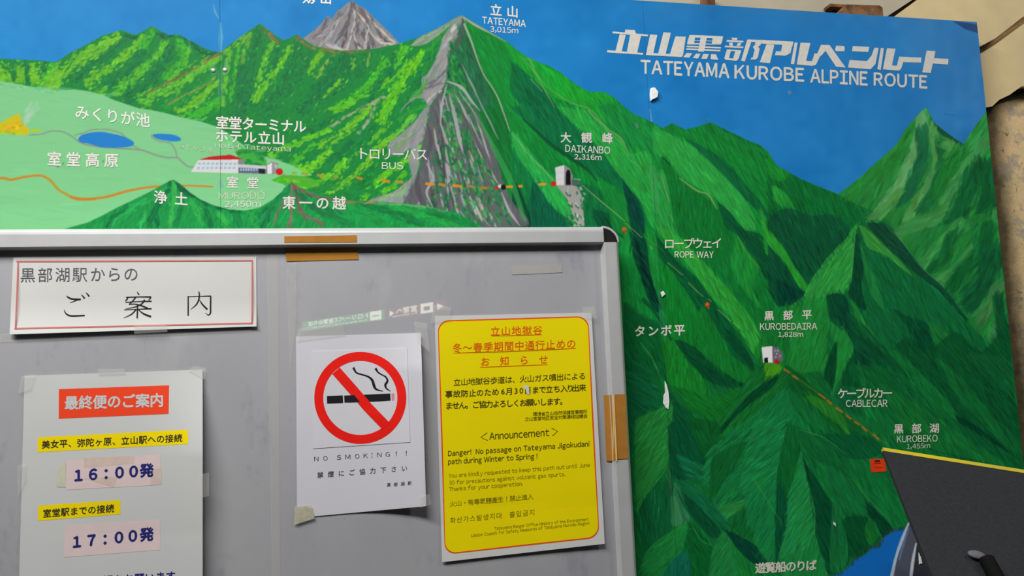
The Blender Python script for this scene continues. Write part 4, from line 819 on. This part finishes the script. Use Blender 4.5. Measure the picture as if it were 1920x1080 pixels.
# ------------------------------------------------------------------ papers
m_white = mat('white_paper', alb((206, 206, 204), 420, 560), rough=.45, scale=8, var=.02)
m_wpap2 = mat('white_poster_paper', alb((184, 183, 190), 680, 780), rough=.5, scale=8, var=.015)
m_sched = mat('schedule_paper', alb((180, 181, 181), 250, 850), rough=.38, scale=8, var=.02)
m_ink = mat('black_ink', (.012, .012, .016), rough=.55); m_ink2 = mat('soft_grey_ink', (.09, .09, .095), rough=.55)
m_red = mat('sign_red', alb((212, 28, 20), 680, 750), rough=.45, var=.03)
# notice strip
p1 = empty('notice_strip'); tag(p1, 'long white notice with thin red border and large black characters at upper left', 'notice')
S1 = Surf(lambda x, y: D - .0012 - .006 * np.clip((y - 560) / 65, 0, 1) ** 2)
sheet('paper', P('25,483 480.5,481.5 481,612 18,627'), S1, m_white, p1, 40, 30, .0009)
m_bord = mat('pale_red_border', alb((204, 112, 108), 250, 490), rough=.5)
lines('border', [(P('31,490.5 474,488.5'), 2.6, dict(smooth=False)), (P('473,488 472.5,607'), 2.6, dict(smooth=False)), (P('474,606 27,616'), 2.8, dict(smooth=False)), (P('34,490 29,617'), 2.6, dict(smooth=False))], S1, m_bord, p1, .0004)
text_run('lettering', '黒部湖駅からの', (52, 516, 245, 514), 29.5, S1, mat('grey_ink', alb((92, 92, 100), 150, 515), rough=.5), p1, -.008, .0004, xs=[52, 84.5, 117.5, 149.5, 183, 214, 245.5])
Q4 = (0, 420, 4)
def brush(items): return [(P(s, Q4), [v / 3.2 for v in w], dict(n=6)) for s, w in items]
lines('lettering', brush((('498,538 515,552 545,562 606,564', (4, 10, 9, 8)), ('606,564 575,570 548,582 524,590', (9, 6, 4, 2)), ('480,643 492,668 514,684 550,689 636,685', (3, 8, 9, 9, 8)), ('610,530 622,542 634,558', (3, 8, 10)), ('644,514 656,526 668,542', (3, 8, 10)))), S1, m_ink, p1, .0004)
lines('lettering', brush((('1028,509 1042,530', (4, 9)), ('945,549 1040,546 1132,546', (5, 5, 8)), ('1132,546 1122,562 1112,570', (8, 5, 2)), ('962,545 950,566 938,578', (5, 7, 3)), ('1018,548 990,582 966,602', (7, 6, 4)), ('966,602 1010,600 1060,612 1108,632', (4, 5, 8, 10)), ('1084,566 1062,598 1010,622 942,634', (8, 7, 5, 2)), ('940,586 1036,581 1136,578', (4, 4, 7)),
      ('930,643 1036,638 1136,634', (4, 4, 7)), ('1031,604 1030,650 1028,706', (6, 8, 8)), ('1020,640 985,676 926,704', (6, 6, 2)), ('1036,640 1076,672 1132,694', (4, 9, 11)))), S1, m_ink, p1, .0004)
lines('lettering', brush((('1411,540 1411,620 1411,688', (7, 8, 8)), ('1406,545 1490,542 1582,540', (4, 4, 7)), ('1580,540 1579,610 1577,668 1560,684', (8, 9, 9, 5)), ('1560,684 1548,672 1536,666', (6, 3, 1)), ('1492,506 1494,545 1476,598 1430,640', (6, 8, 7, 2)), ('1492,562 1516,600 1554,640', (3, 9, 11)))), S1, m_ink, p1, .0004)
# last departures sheet
p2 = empty('schedule_poster'); tag(p2, 'white departure time sheet with red heading and yellow strips at lower left', 'poster')
S2 = Surf(lambda x, y: D - .0015 - .019 * np.clip((x - 240) / 140, 0, 1) ** 2 * np.clip((y - 690) / 160, 0, 1) - .003 * np.sin(np.clip((y - 700) / 300, 0, 1) * 3.1) * np.clip((x - 60) / 200, 0, 1))
sheet('paper', P('46,704.5 380,693 380,1182 33,1196'), S2, m_sched, p2, 48, 56, .0004)
patch('heading_box', P('110.4,729.6 317,722.4 316,776 110,785'), S2, mat('orange_red_print', alb((222, 66, 36), 210, 755), rough=.45, var=.02), p2, .0002, 30, 4)
text_run('heading_lettering', '最終便のご案内', (134, 755.5, 294, 750.5), 27, S2, m_sched, p2, .03, .0004)
m_yel = mat('yellow_highlight', alb((220, 198, 6), 210, 830), rough=.45, var=.02)
m_ink3 = mat('dark_olive_ink', alb((44, 46, 34), 200, 830), rough=.5); m_navy = mat('navy_ink', alb((34, 36, 100), 210, 890), rough=.5)
patch('yellow_strip', P('71,820 352,805.5 353,832.5 70,848'), S2, m_yel, p2, .0002, 34, 3)
text_run('lettering', '美女平、弥陀ヶ原、立山駅への接続', (86, 833.5, 334, 821.5), 16.2, S2, m_ink3, p2, .018, .0004)
m_pink = mat('pale_pink_print', alb((196, 178, 178), 210, 890), rough=.45, var=.02)
patch('pink_box', P('124.5,863.5 300,852 302,909 123,918.5'), S2, m_pink, p2, .0002, 26, 6)
patch('pink_box', P('121.4,985 300,973.6 300,1031 120,1045'), S2, m_pink, p2, .0002, 26, 6)
m_res = mat('tape_residue', alb((188, 170, 160), 210, 870), rough=.5, var=.05, scale=90)
for q in ('157,858 252,855 251,869 158,877', '156,897 205,894 219,896 213,914 156,916', '282,880 302,878 303,908 282,910'): patch('tape_residue', P(q), S2, m_res, p2, .0003, 14, 3)
patch('tape_residue', P('108,876 123,866 124,914 106,913'), S2, mat('old_greenish_tape', alb((180, 178, 160), 115, 890), rough=.4), p2, .0003, 2, 4)
for s, xs, q in (('１６：００発', (147, 174.5, 199, 224, 250.5, 275), (147, 891.3, 275, 882)), ('１７：００発', (144, 171.5, 197, 223, 249, 275), (144, 1015.8, 275, 1002))):
    text_run('time_lettering', s, q, 26.5, S2, m_navy, p2, .045, .0004, xs=list(xs))
patch('yellow_strip', P('72,948 225.8,937.6 226,964 71,976.6'), S2, m_yel, p2, .0002, 20, 3)
text_run('lettering', '室堂駅までの接続', (88.5, 962.5, 206, 953.5), 16.5, S2, m_ink3, p2, .018, .0004)
text_run('lettering', '事前にご確認をお願います', (104, 1094.5, 320, 1080), 19, S2, m_navy, p2, .02, .0004)
# no smoking poster
p3 = empty('no_smoking_poster'); tag(p3, 'white poster with red no smoking ring over a black cigarette', 'poster')
S3 = Surf(lambda x, y: D - .0015 - .015 * np.clip((x - 640) / 155, 0, 1) ** 2.2 * np.clip((y - 600) / 90, .25, 1))
sheet('paper', P('555,631 789,624 799,949 557,971'), S3, m_wpap2, p3, 44, 30, .0004)
cdp = sheet('pasted_card', P('585,659 763,653 769,829 587,841'), Surf(lambda x, y: S3.Y(x, y) - .0007), mat('white_card', alb((187, 186, 192), 680, 780), rough=.45, var=.01), p3, 36, 24, .0006)
def ring(cx, cy, r0, r1, n=64):
    t = np.linspace(0, 2 * math.pi, n + 1); return np.stack((cx + r0 * np.cos(t), cy + r0 * np.sin(t)), 1), np.stack((cx + r1 * np.cos(t), cy + r1 * np.sin(t)), 1)
S3b = Surf(lambda x, y: S3.Y(x, y) - .0009)
a_, b_ = ring(675.5, 746, 86.3, 69.5); n = len(a_)
mesh_obj('red_ring', np.vstack((S3b(a_[:, 0], a_[:, 1]), S3b(b_[:, 0], b_[:, 1]))), [(i, i + 1, n + i + 1, n + i) for i in range(n - 1)], m_red, cdp)
lines('red_slash', [(P('630,695 660,729 690,764 724,799'), 18.5, dict(smooth=False))], S3b, m_red, cdp, .0002)
cg = lines('cigarette', [(P('613,749.5 628,749 643,748.3'), 14.2, dict(smooth=False)), (P('645.5,748.2 690,746.3 732,744.3'), 13.2, dict(smooth=False))], S3b, m_ink, cdp, .00012)
lines('red_tip', [(P('735,737.5 735.4,751'), 1.3, dict(smooth=False)), (P('738,737.2 738.4,750.8'), 1.3, dict(smooth=False))], S3b, m_red, cdp, .00012)
lines('smoke_line', [(P('662.5,689 668,698.5 678,702 690,706 698,713 701.5,724 706,730 718,733.5'), [4.5, 3, 2.6, 3.2, 4.8, 5.2, 3.4, 1]), (P('704,690.5 709,698 716,702.5 723,706.5 726.5,714 722.5,721.5 724.5,728 732,733.5'), [4.6, 2.8, 2.2, 2.8, 3.8, 4.4, 3, 1])], S3b, m_ink, cdp, .00012)
for ch, x in zip('NOSMOKING!!', (593, 610, 635.5, 652, 669.6, 685.6, 697.5, 711.3, 726.8, 742.8, 761.7)):
    y = 860.3 - (x - 593) * .0645; w = {'I': .9, '!': 1, 'M': 4.8}.get(ch, 4.1)
    text_fit('lettering', chr(ord(ch) + 0xFEE0), (x - w, y - 4, y + 4.4, x + w, y - 4.3, y + 4.1), S3, m_ink2, p3, .0, .0004)
text_run('lettering', '禁煙にご協力下さい', (600.5, 890.5, 758, 878), 11.8, S3, m_ink2, p3, .012, .0004)
text_run('lettering', '黒部湖駅', (729, 909, 768, 906), 7.6, S3, m_ink2, p3, .012, .0004)
# yellow poster
p4 = empty('warning_poster'); tag(p4, 'bright yellow warning poster with rounded red outline and dense black text', 'poster')
S4 = Surf(lambda x, y: D - .0014 - .004 * np.clip((x - 900) / 230, 0, 1) ** 2 - .003 * np.clip((y - 950) / 100, 0, 1))
sheet('paper', P('815,592.5 1109,586 1134,1019.5 829,1054'), S4, m_white, p4, 40, 40, .0004)
def rquad(q, r, n=8, inset=0):
    q = np.array(q, float); c = q.mean(0); out = []
    for i in range(4):
        p, a, d = q[i], q[i - 1], q[(i + 1) % 4]; u = (a - p) / np.linalg.norm(a - p); v = (d - p) / np.linalg.norm(d - p)
        for t in np.linspace(0, math.pi / 2, n): out.append(p + u * (r - r * math.sin(t)) + v * (r - r * math.cos(t)))
    o2 = []
    for a, d in zip(out, out[1:] + out[:1]):
        m = max(1, int(np.linalg.norm(d - a) / 12)); o2 += [a + (d - a) * k / m for k in range(m)]
    out = np.array(o2); return out + (c - out) / np.linalg.norm(c - out, axis=1)[:, None] * inset
rq = P('820.5,601 1103,592.5 1124,1008 834,1040')
m_yp = mat('yellow_print', alb((200, 184, 3), 970, 800), rough=.42, scale=8, var=.02)
m_or = mat('red_outline_print', alb((196, 66, 16), 970, 800), rough=.45)
o_ = rquad(rq, 21); i_ = rquad(rq, 21, inset=2.6); n = len(o_)
c_ = rq.mean(0); rings = [i_ + (c_ - i_) * s for s in np.linspace(0, .94, 14)]
V = np.vstack([S4(r[:, 0], r[:, 1], .0002) for r in rings] + [S4(*c_[:, None], .0002)])
Fc = [(k * n + i, k * n + (i + 1) % n, (k + 1) * n + (i + 1) % n, (k + 1) * n + i) for k in range(13) for i in range(n)] + [(13 * n + i, 13 * n + (i + 1) % n, 14 * n) for i in range(n)]
mesh_obj('yellow_field', V, Fc, m_yp, p4)
mesh_obj('red_outline', np.vstack((S4(o_[:, 0], o_[:, 1], .0002), S4(i_[:, 0], i_[:, 1], .0002))), [(i, (i + 1) % n, n + (i + 1) % n, n + i) for i in range(n)], m_or, p4)
m_rt = mat('red_brown_print', alb((204, 84, 10), 970, 650), rough=.5); m_bt = mat('black_print', alb((58, 54, 10), 970, 750), rough=.5); m_bt2 = mat('thin_black_print', alb((104, 98, 8), 970, 900), rough=.5)
KW = dict(surf=S4, parent=p4, e=.0005)
text_run('red_lettering', '立山地獄谷', (928.5, 621, 1008, 619), 18.5, m=m_rt, bold=.006, **KW)
text_run('red_lettering', '冬～春季期間中通行止めの', (857, 652.5, 1071, 644.5), 18.5, m=m_rt, bold=.006, **KW)
text_run('red_lettering', 'お知らせ', (909.5, 678, 1019, 674), 18, m=m_rt, bold=.006, **KW)
for s in ('922,630 1016,627.5', '850,662 1080,653', '900,688.5 1027,683.5'): lines('underline', [(P(s), 1.1, dict(smooth=False))], S4, m_rt, p4, .0004)
text_run('lettering', '立山地獄谷歩道は、火山ガス噴出による', (857, 716.8, 1091.5, 705), 14.5, m=m_bt, bold=.004, **KW)
text_run('lettering', '事故防止のため6月30日まで立ち入り出来', (841.7, 739.2, 1091, 727), 14.5, m=m_bt, bold=.012, xs=[841.7, 856.5, 871, 886, 900, 914.5, 929, 943, 955, 967.5, 977.5, 989.5, 1004, 1017, 1030, 1044, 1057.5, 1069, 1079, 1092], **KW)
text_run('lettering', 'ません。ご協力よろしくお願いします。', (841.7, 760.8, 1056.5, 752.3), 14.5, m=m_bt, bold=.014, **KW)
text_run('lettering', '環境省立山自然保護官事務所', (1003, 776.5, 1097.5, 771.8), 8.4, m=m_bt, bold=.0, **KW)
text_run('lettering', '立山室堂地区安全対策連絡協議会', (988, 785.8, 1097.5, 780), 8.4, m=m_bt, bold=.0, **KW)
lines('lettering', [(P('913.5,811.3 901.5,819.8 914.5,826'), 1.2, dict(smooth=False)), (P('1034,802.5 1045.5,808.5 1035.5,817.5'), 1.2, dict(smooth=False))], S4, m_bt, p4, .0005)
def T4(s, x0, b0, x1, b1, up, dn, bold=0, m=m_bt): text_fit('lettering', s, (x0, b0 - up, b0 + dn, x1, b1 - up, b1 + dn), S4, m, p4, bold, .0005)
T4('Announcement', 917.5, 824.5, 1030, 817.3, 13.5, .2, .006)
T4('Danger!  No passage on Tateyama Jigokudani', 840, 855.3, 1105, 836.8, 10.6, 3, .010); T4('path during Winter to Spring !', 840, 870.8, 1007.5, 860.2, 10.6, 3, .010)
T4('You are kindly requested to keep this path out until June', 841, 896, 1106, 875.4, 8.2, 2.2, .0, m_bt2); T4('30 for precautions against volcanic gas spurts.', 842, 909, 1060, 892.6, 8.2, 2.2, .0, m_bt2); T4('Thanks for your cooperation.', 842, 921.3, 980, 910.3, 8.2, 2.2, .0, m_bt2)
text_run('lettering', '火山・有毒氣體產生！禁止進入', (849, 944.7, 994.5, 931.3), 12, m=m_bt2, bold=-.002, **KW)
text_run('lettering', '화산가스발생지대 출입금지', (849.5, 975.3, 998, 960.8), 12.4, m=m_bt2, bold=.0, **KW)
T4('Tateyama Ranger Office Ministry of the Environment', 927, 993.8, 1104, 976, 6.2, 1.7, .0, m_bt2); T4('Liaison Council for Safety Measures of Tateyama Murodo Region', 884, 1007, 1105, 983.3, 6.2, 1.7, .0, m_bt2)
shape('scrape', [P('982,724 988,722 992,727 992,735 994,739 988,739 986,731 981,728')], S4, m_white, p4, .0008)

# clear tape that holds the papers, old film edges
m_clr = bpy.data.materials.new('clear_tape'); m_clr.use_nodes = True
nt = m_clr.node_tree; b = nt.nodes['Principled BSDF']; b.inputs['Base Color'].default_value = (.78, .78, .74, 1); b.inputs['Roughness'].default_value = .16; b.inputs['Alpha'].default_value = .1
def ctape(q, label, cx, m=m_clr, gap_=.0009, surf=None, nu=5, nv=3):
    t = empty('clear_tape'); tag(t, label, 'tape', 'clear tape pieces'); q = P(q)
    sheet('strip', q, surf or Surf(lambda x, y: D - gap_ - cx * np.exp(-((x - q[:, 0].mean()) / 9) ** 2)), m, t, nu, nv, .0002)
S2t = Surf(lambda x, y: S2.Y(x, y) - .0026); S3t = Surf(lambda x, y: S3.Y(x, y) - .0022); S4t = Surf(lambda x, y: S4.Y(x, y) - .003)
ctape('182,692 233,691 234,700 183,702', 'short clear tape on the top edge of the departure time sheet', 0, surf=S2t)
ctape('40,705 66,702 58,730 34,738', 'clear tape on the upper left corner of the departure time sheet', 0, surf=S2t)
ctape('362,686 386,690 384,712 352,694', 'clear tape on the upper right corner of the departure time sheet', 0, surf=S2t)
ctape('32,872 48,870 48,900 33,934', 'wrinkled clear tape on the left edge of the departure time sheet', 0, surf=S2t)
ctape('374,890 392,886 392,930 376,934', 'clear tape on the right edge of the departure time sheet', 0, surf=S2t)
ctape('560,616 640,604 648,628 556,640', 'clear tape on the upper left corner of the no smoking poster', 0, surf=S3t)
ctape('776,602 800,606 806,660 782,640', 'clear tape on the upper right corner of the no smoking poster', 0, surf=S3t)
ctape('553,950 584,948 590,972 552,984', 'yellowed clear tape on the lower left corner of the no smoking poster', 0, mat('yellowed_tape', alb((172, 168, 150), 570, 965), rough=.3, alpha=.6, scale=120, var=.12), surf=S3t)
ctape('786,930 806,926 808,946 788,952', 'clear tape on the lower right corner of the no smoking poster', 0, surf=S3t)
ctape('812,572 846,576 844,600 808,606', 'clear tape on the upper left corner of the yellow warning poster', 0, surf=S4t)
ctape('1092,576 1114,574 1120,598 1096,596', 'clear tape on the upper right corner of the yellow warning poster', 0, surf=S4t)
ctape('2,626 470,610 472,622 0,642', 'long clear tape under the white notice with the thin red border', 0, gap_=.0012, nu=20)
ctape('250,608 312,606 314,622 252,626', 'short clear tape across the lower edge of the red bordered notice', 0, gap_=.009)
ctape('500,478 521,478 526,1180 512,1180', 'tall clear film strip running down between notice and no smoking poster', 0, gap_=.0008, nv=12)
ctape('536,495 556,492 556,600 544,700', 'old clear film edge under the brown tape left of the no smoking poster', 0, gap_=.001, nv=8)
ctape('1124,478 1131,478 1139,520 1136,522', 'curled clear film by the upper right corner of the notice board', 0, gap_=.002, nv=6)

# ------------------------------------------------------------------ slanted dark board in front of the map
st = empty('slanted_board'); tag(st, 'dark grey slanted board with yellow upper edge in front of the painted map', 'board')
c1_ = ray(1653, 839.5); Z0 = 1.17 / (c1_ @ R[:, 2] if False else 1.0)
org = CAM + c1_ * 1.16                       # its upper left corner
d1 = R @ np.array((1, .158, 0)); d1 /= np.linalg.norm(d1)
d2 = R @ (np.array((.385, 1, 0)) - 1.04 * np.array(((1653 - 960) / F, (839.5 - 540) / F, 1)))
d2 -= d1 * (d1 @ d2); d2 /= np.linalg.norm(d2); nn = np.cross(d1, d2); nn = nn if nn[1] < 0 else -nn   # nn faces the viewer
m_dk = mat('dark_grey_board', alb((29, 30, 33), 1780, 950, 1.1), rough=.75, spec=.2, scale=220, var=.12, bump=.15, bscale=400)
m_ye = mat('yellow_edge_paint', alb((156, 138, 14), 1780, 850, 1.1), rough=.5, scale=12, col2=alb((136, 126, 44), 1780, 850, 1.1))
def slab(name, a0, a1, b0, b1, t0, t1, m, par):
    V = [org + d1 * a + d2 * b_ + nn * t for t in (t0, t1) for b_ in (b0, b1) for a in (a0, a1)]
    o = mesh_obj(name, V, [(0, 1, 3, 2), (4, 6, 7, 5), (0, 4, 5, 1), (2, 3, 7, 6), (0, 2, 6, 4), (1, 5, 7, 3)], m, par)
    bm = bmesh.new(); bm.from_mesh(o.data); bmesh.ops.recalc_face_normals(bm, faces=bm.faces[:]); bm.to_mesh(o.data); bm.free(); return o
W_, H_ = .46, .42
slab('panel', 0, W_, .0064, H_, -.005, 0, m_dk, st)
slab('edge_strip', .002, W_, -.0005, .0066, -.006, .0006, m_ye, st)
def cyl(name, a, bb, r, m, par, r2=None, seg=20):
    a, bb = np.array(a), np.array(bb); ax = _n(bb - a); s = _n(np.cross(ax, (0, 0, 1)) if abs(ax[2]) < .9 else np.cross(ax, (1, 0, 0))); u = np.cross(ax, s); r2 = r if r2 is None else r2
    V = [p + (s * math.cos(t) + u * math.sin(t)) * q for p, q in ((a, r), (bb, r2)) for t in np.linspace(0, 2 * math.pi, seg, endpoint=False)]
    o = mesh_obj(name, V, [(i, (i + 1) % seg, seg + (i + 1) % seg, seg + i) for i in range(seg)] + [tuple(range(seg - 1, -1, -1)), tuple(range(seg, 2 * seg))], m, par); return o
def on_slab(px, py, up=0):
    r = ray(px, py); t = ((org - CAM) @ nn) / (r @ nn); return CAM + r * t + nn * up
h0 = on_slab(1842, 1056, .0105); h1 = on_slab(1876, 1118, .0105)
kn = cyl('handle', h0, h1, .0098, mat('matt_black_handle', (.006, .006, .006), rough=.8, spec=.1), st)
kc = on_slab(1830, 1044, .004); bm = bmesh.new(); bmesh.ops.create_uvsphere(bm, u_segments=20, v_segments=10, radius=1)
Mx = np.array((d1, _n(np.cross(nn, d1)), nn)).T
for v in bm.verts: v.co = Vector(kc + Mx @ (np.array(v.co) * (.0125, .0065, .003)))
me = bpy.data.meshes.new('handle_cap'); bm.to_mesh(me); bm.free(); me.materials.append(mat('grey_cap', alb((70, 69, 75), 1800, 1044, 1.1), rough=.45)); cap = link(bpy.data.objects.new('handle_cap', me), kn)
cap.data.transform(Matrix.Translation(Vector(on_slab(1827, 1045, .0065) - kc)))
foot = org + d1 * .25 + d2 * .25 - nn * .012
boxm('post', (foot[0] - .025, foot[1] - .02, 0), (foot[0] + .025, foot[1] + .02, foot[2] + .02), m_blk, st, .003)
boxm('foot_plate', (foot[0] - .18, foot[1] - .12, 0), (foot[0] + .18, foot[1] + .12, .012), m_blk, st, .002)

# ------------------------------------------------------------------ the lit direction sign overhead behind the viewer, seen mirrored in the film of the board
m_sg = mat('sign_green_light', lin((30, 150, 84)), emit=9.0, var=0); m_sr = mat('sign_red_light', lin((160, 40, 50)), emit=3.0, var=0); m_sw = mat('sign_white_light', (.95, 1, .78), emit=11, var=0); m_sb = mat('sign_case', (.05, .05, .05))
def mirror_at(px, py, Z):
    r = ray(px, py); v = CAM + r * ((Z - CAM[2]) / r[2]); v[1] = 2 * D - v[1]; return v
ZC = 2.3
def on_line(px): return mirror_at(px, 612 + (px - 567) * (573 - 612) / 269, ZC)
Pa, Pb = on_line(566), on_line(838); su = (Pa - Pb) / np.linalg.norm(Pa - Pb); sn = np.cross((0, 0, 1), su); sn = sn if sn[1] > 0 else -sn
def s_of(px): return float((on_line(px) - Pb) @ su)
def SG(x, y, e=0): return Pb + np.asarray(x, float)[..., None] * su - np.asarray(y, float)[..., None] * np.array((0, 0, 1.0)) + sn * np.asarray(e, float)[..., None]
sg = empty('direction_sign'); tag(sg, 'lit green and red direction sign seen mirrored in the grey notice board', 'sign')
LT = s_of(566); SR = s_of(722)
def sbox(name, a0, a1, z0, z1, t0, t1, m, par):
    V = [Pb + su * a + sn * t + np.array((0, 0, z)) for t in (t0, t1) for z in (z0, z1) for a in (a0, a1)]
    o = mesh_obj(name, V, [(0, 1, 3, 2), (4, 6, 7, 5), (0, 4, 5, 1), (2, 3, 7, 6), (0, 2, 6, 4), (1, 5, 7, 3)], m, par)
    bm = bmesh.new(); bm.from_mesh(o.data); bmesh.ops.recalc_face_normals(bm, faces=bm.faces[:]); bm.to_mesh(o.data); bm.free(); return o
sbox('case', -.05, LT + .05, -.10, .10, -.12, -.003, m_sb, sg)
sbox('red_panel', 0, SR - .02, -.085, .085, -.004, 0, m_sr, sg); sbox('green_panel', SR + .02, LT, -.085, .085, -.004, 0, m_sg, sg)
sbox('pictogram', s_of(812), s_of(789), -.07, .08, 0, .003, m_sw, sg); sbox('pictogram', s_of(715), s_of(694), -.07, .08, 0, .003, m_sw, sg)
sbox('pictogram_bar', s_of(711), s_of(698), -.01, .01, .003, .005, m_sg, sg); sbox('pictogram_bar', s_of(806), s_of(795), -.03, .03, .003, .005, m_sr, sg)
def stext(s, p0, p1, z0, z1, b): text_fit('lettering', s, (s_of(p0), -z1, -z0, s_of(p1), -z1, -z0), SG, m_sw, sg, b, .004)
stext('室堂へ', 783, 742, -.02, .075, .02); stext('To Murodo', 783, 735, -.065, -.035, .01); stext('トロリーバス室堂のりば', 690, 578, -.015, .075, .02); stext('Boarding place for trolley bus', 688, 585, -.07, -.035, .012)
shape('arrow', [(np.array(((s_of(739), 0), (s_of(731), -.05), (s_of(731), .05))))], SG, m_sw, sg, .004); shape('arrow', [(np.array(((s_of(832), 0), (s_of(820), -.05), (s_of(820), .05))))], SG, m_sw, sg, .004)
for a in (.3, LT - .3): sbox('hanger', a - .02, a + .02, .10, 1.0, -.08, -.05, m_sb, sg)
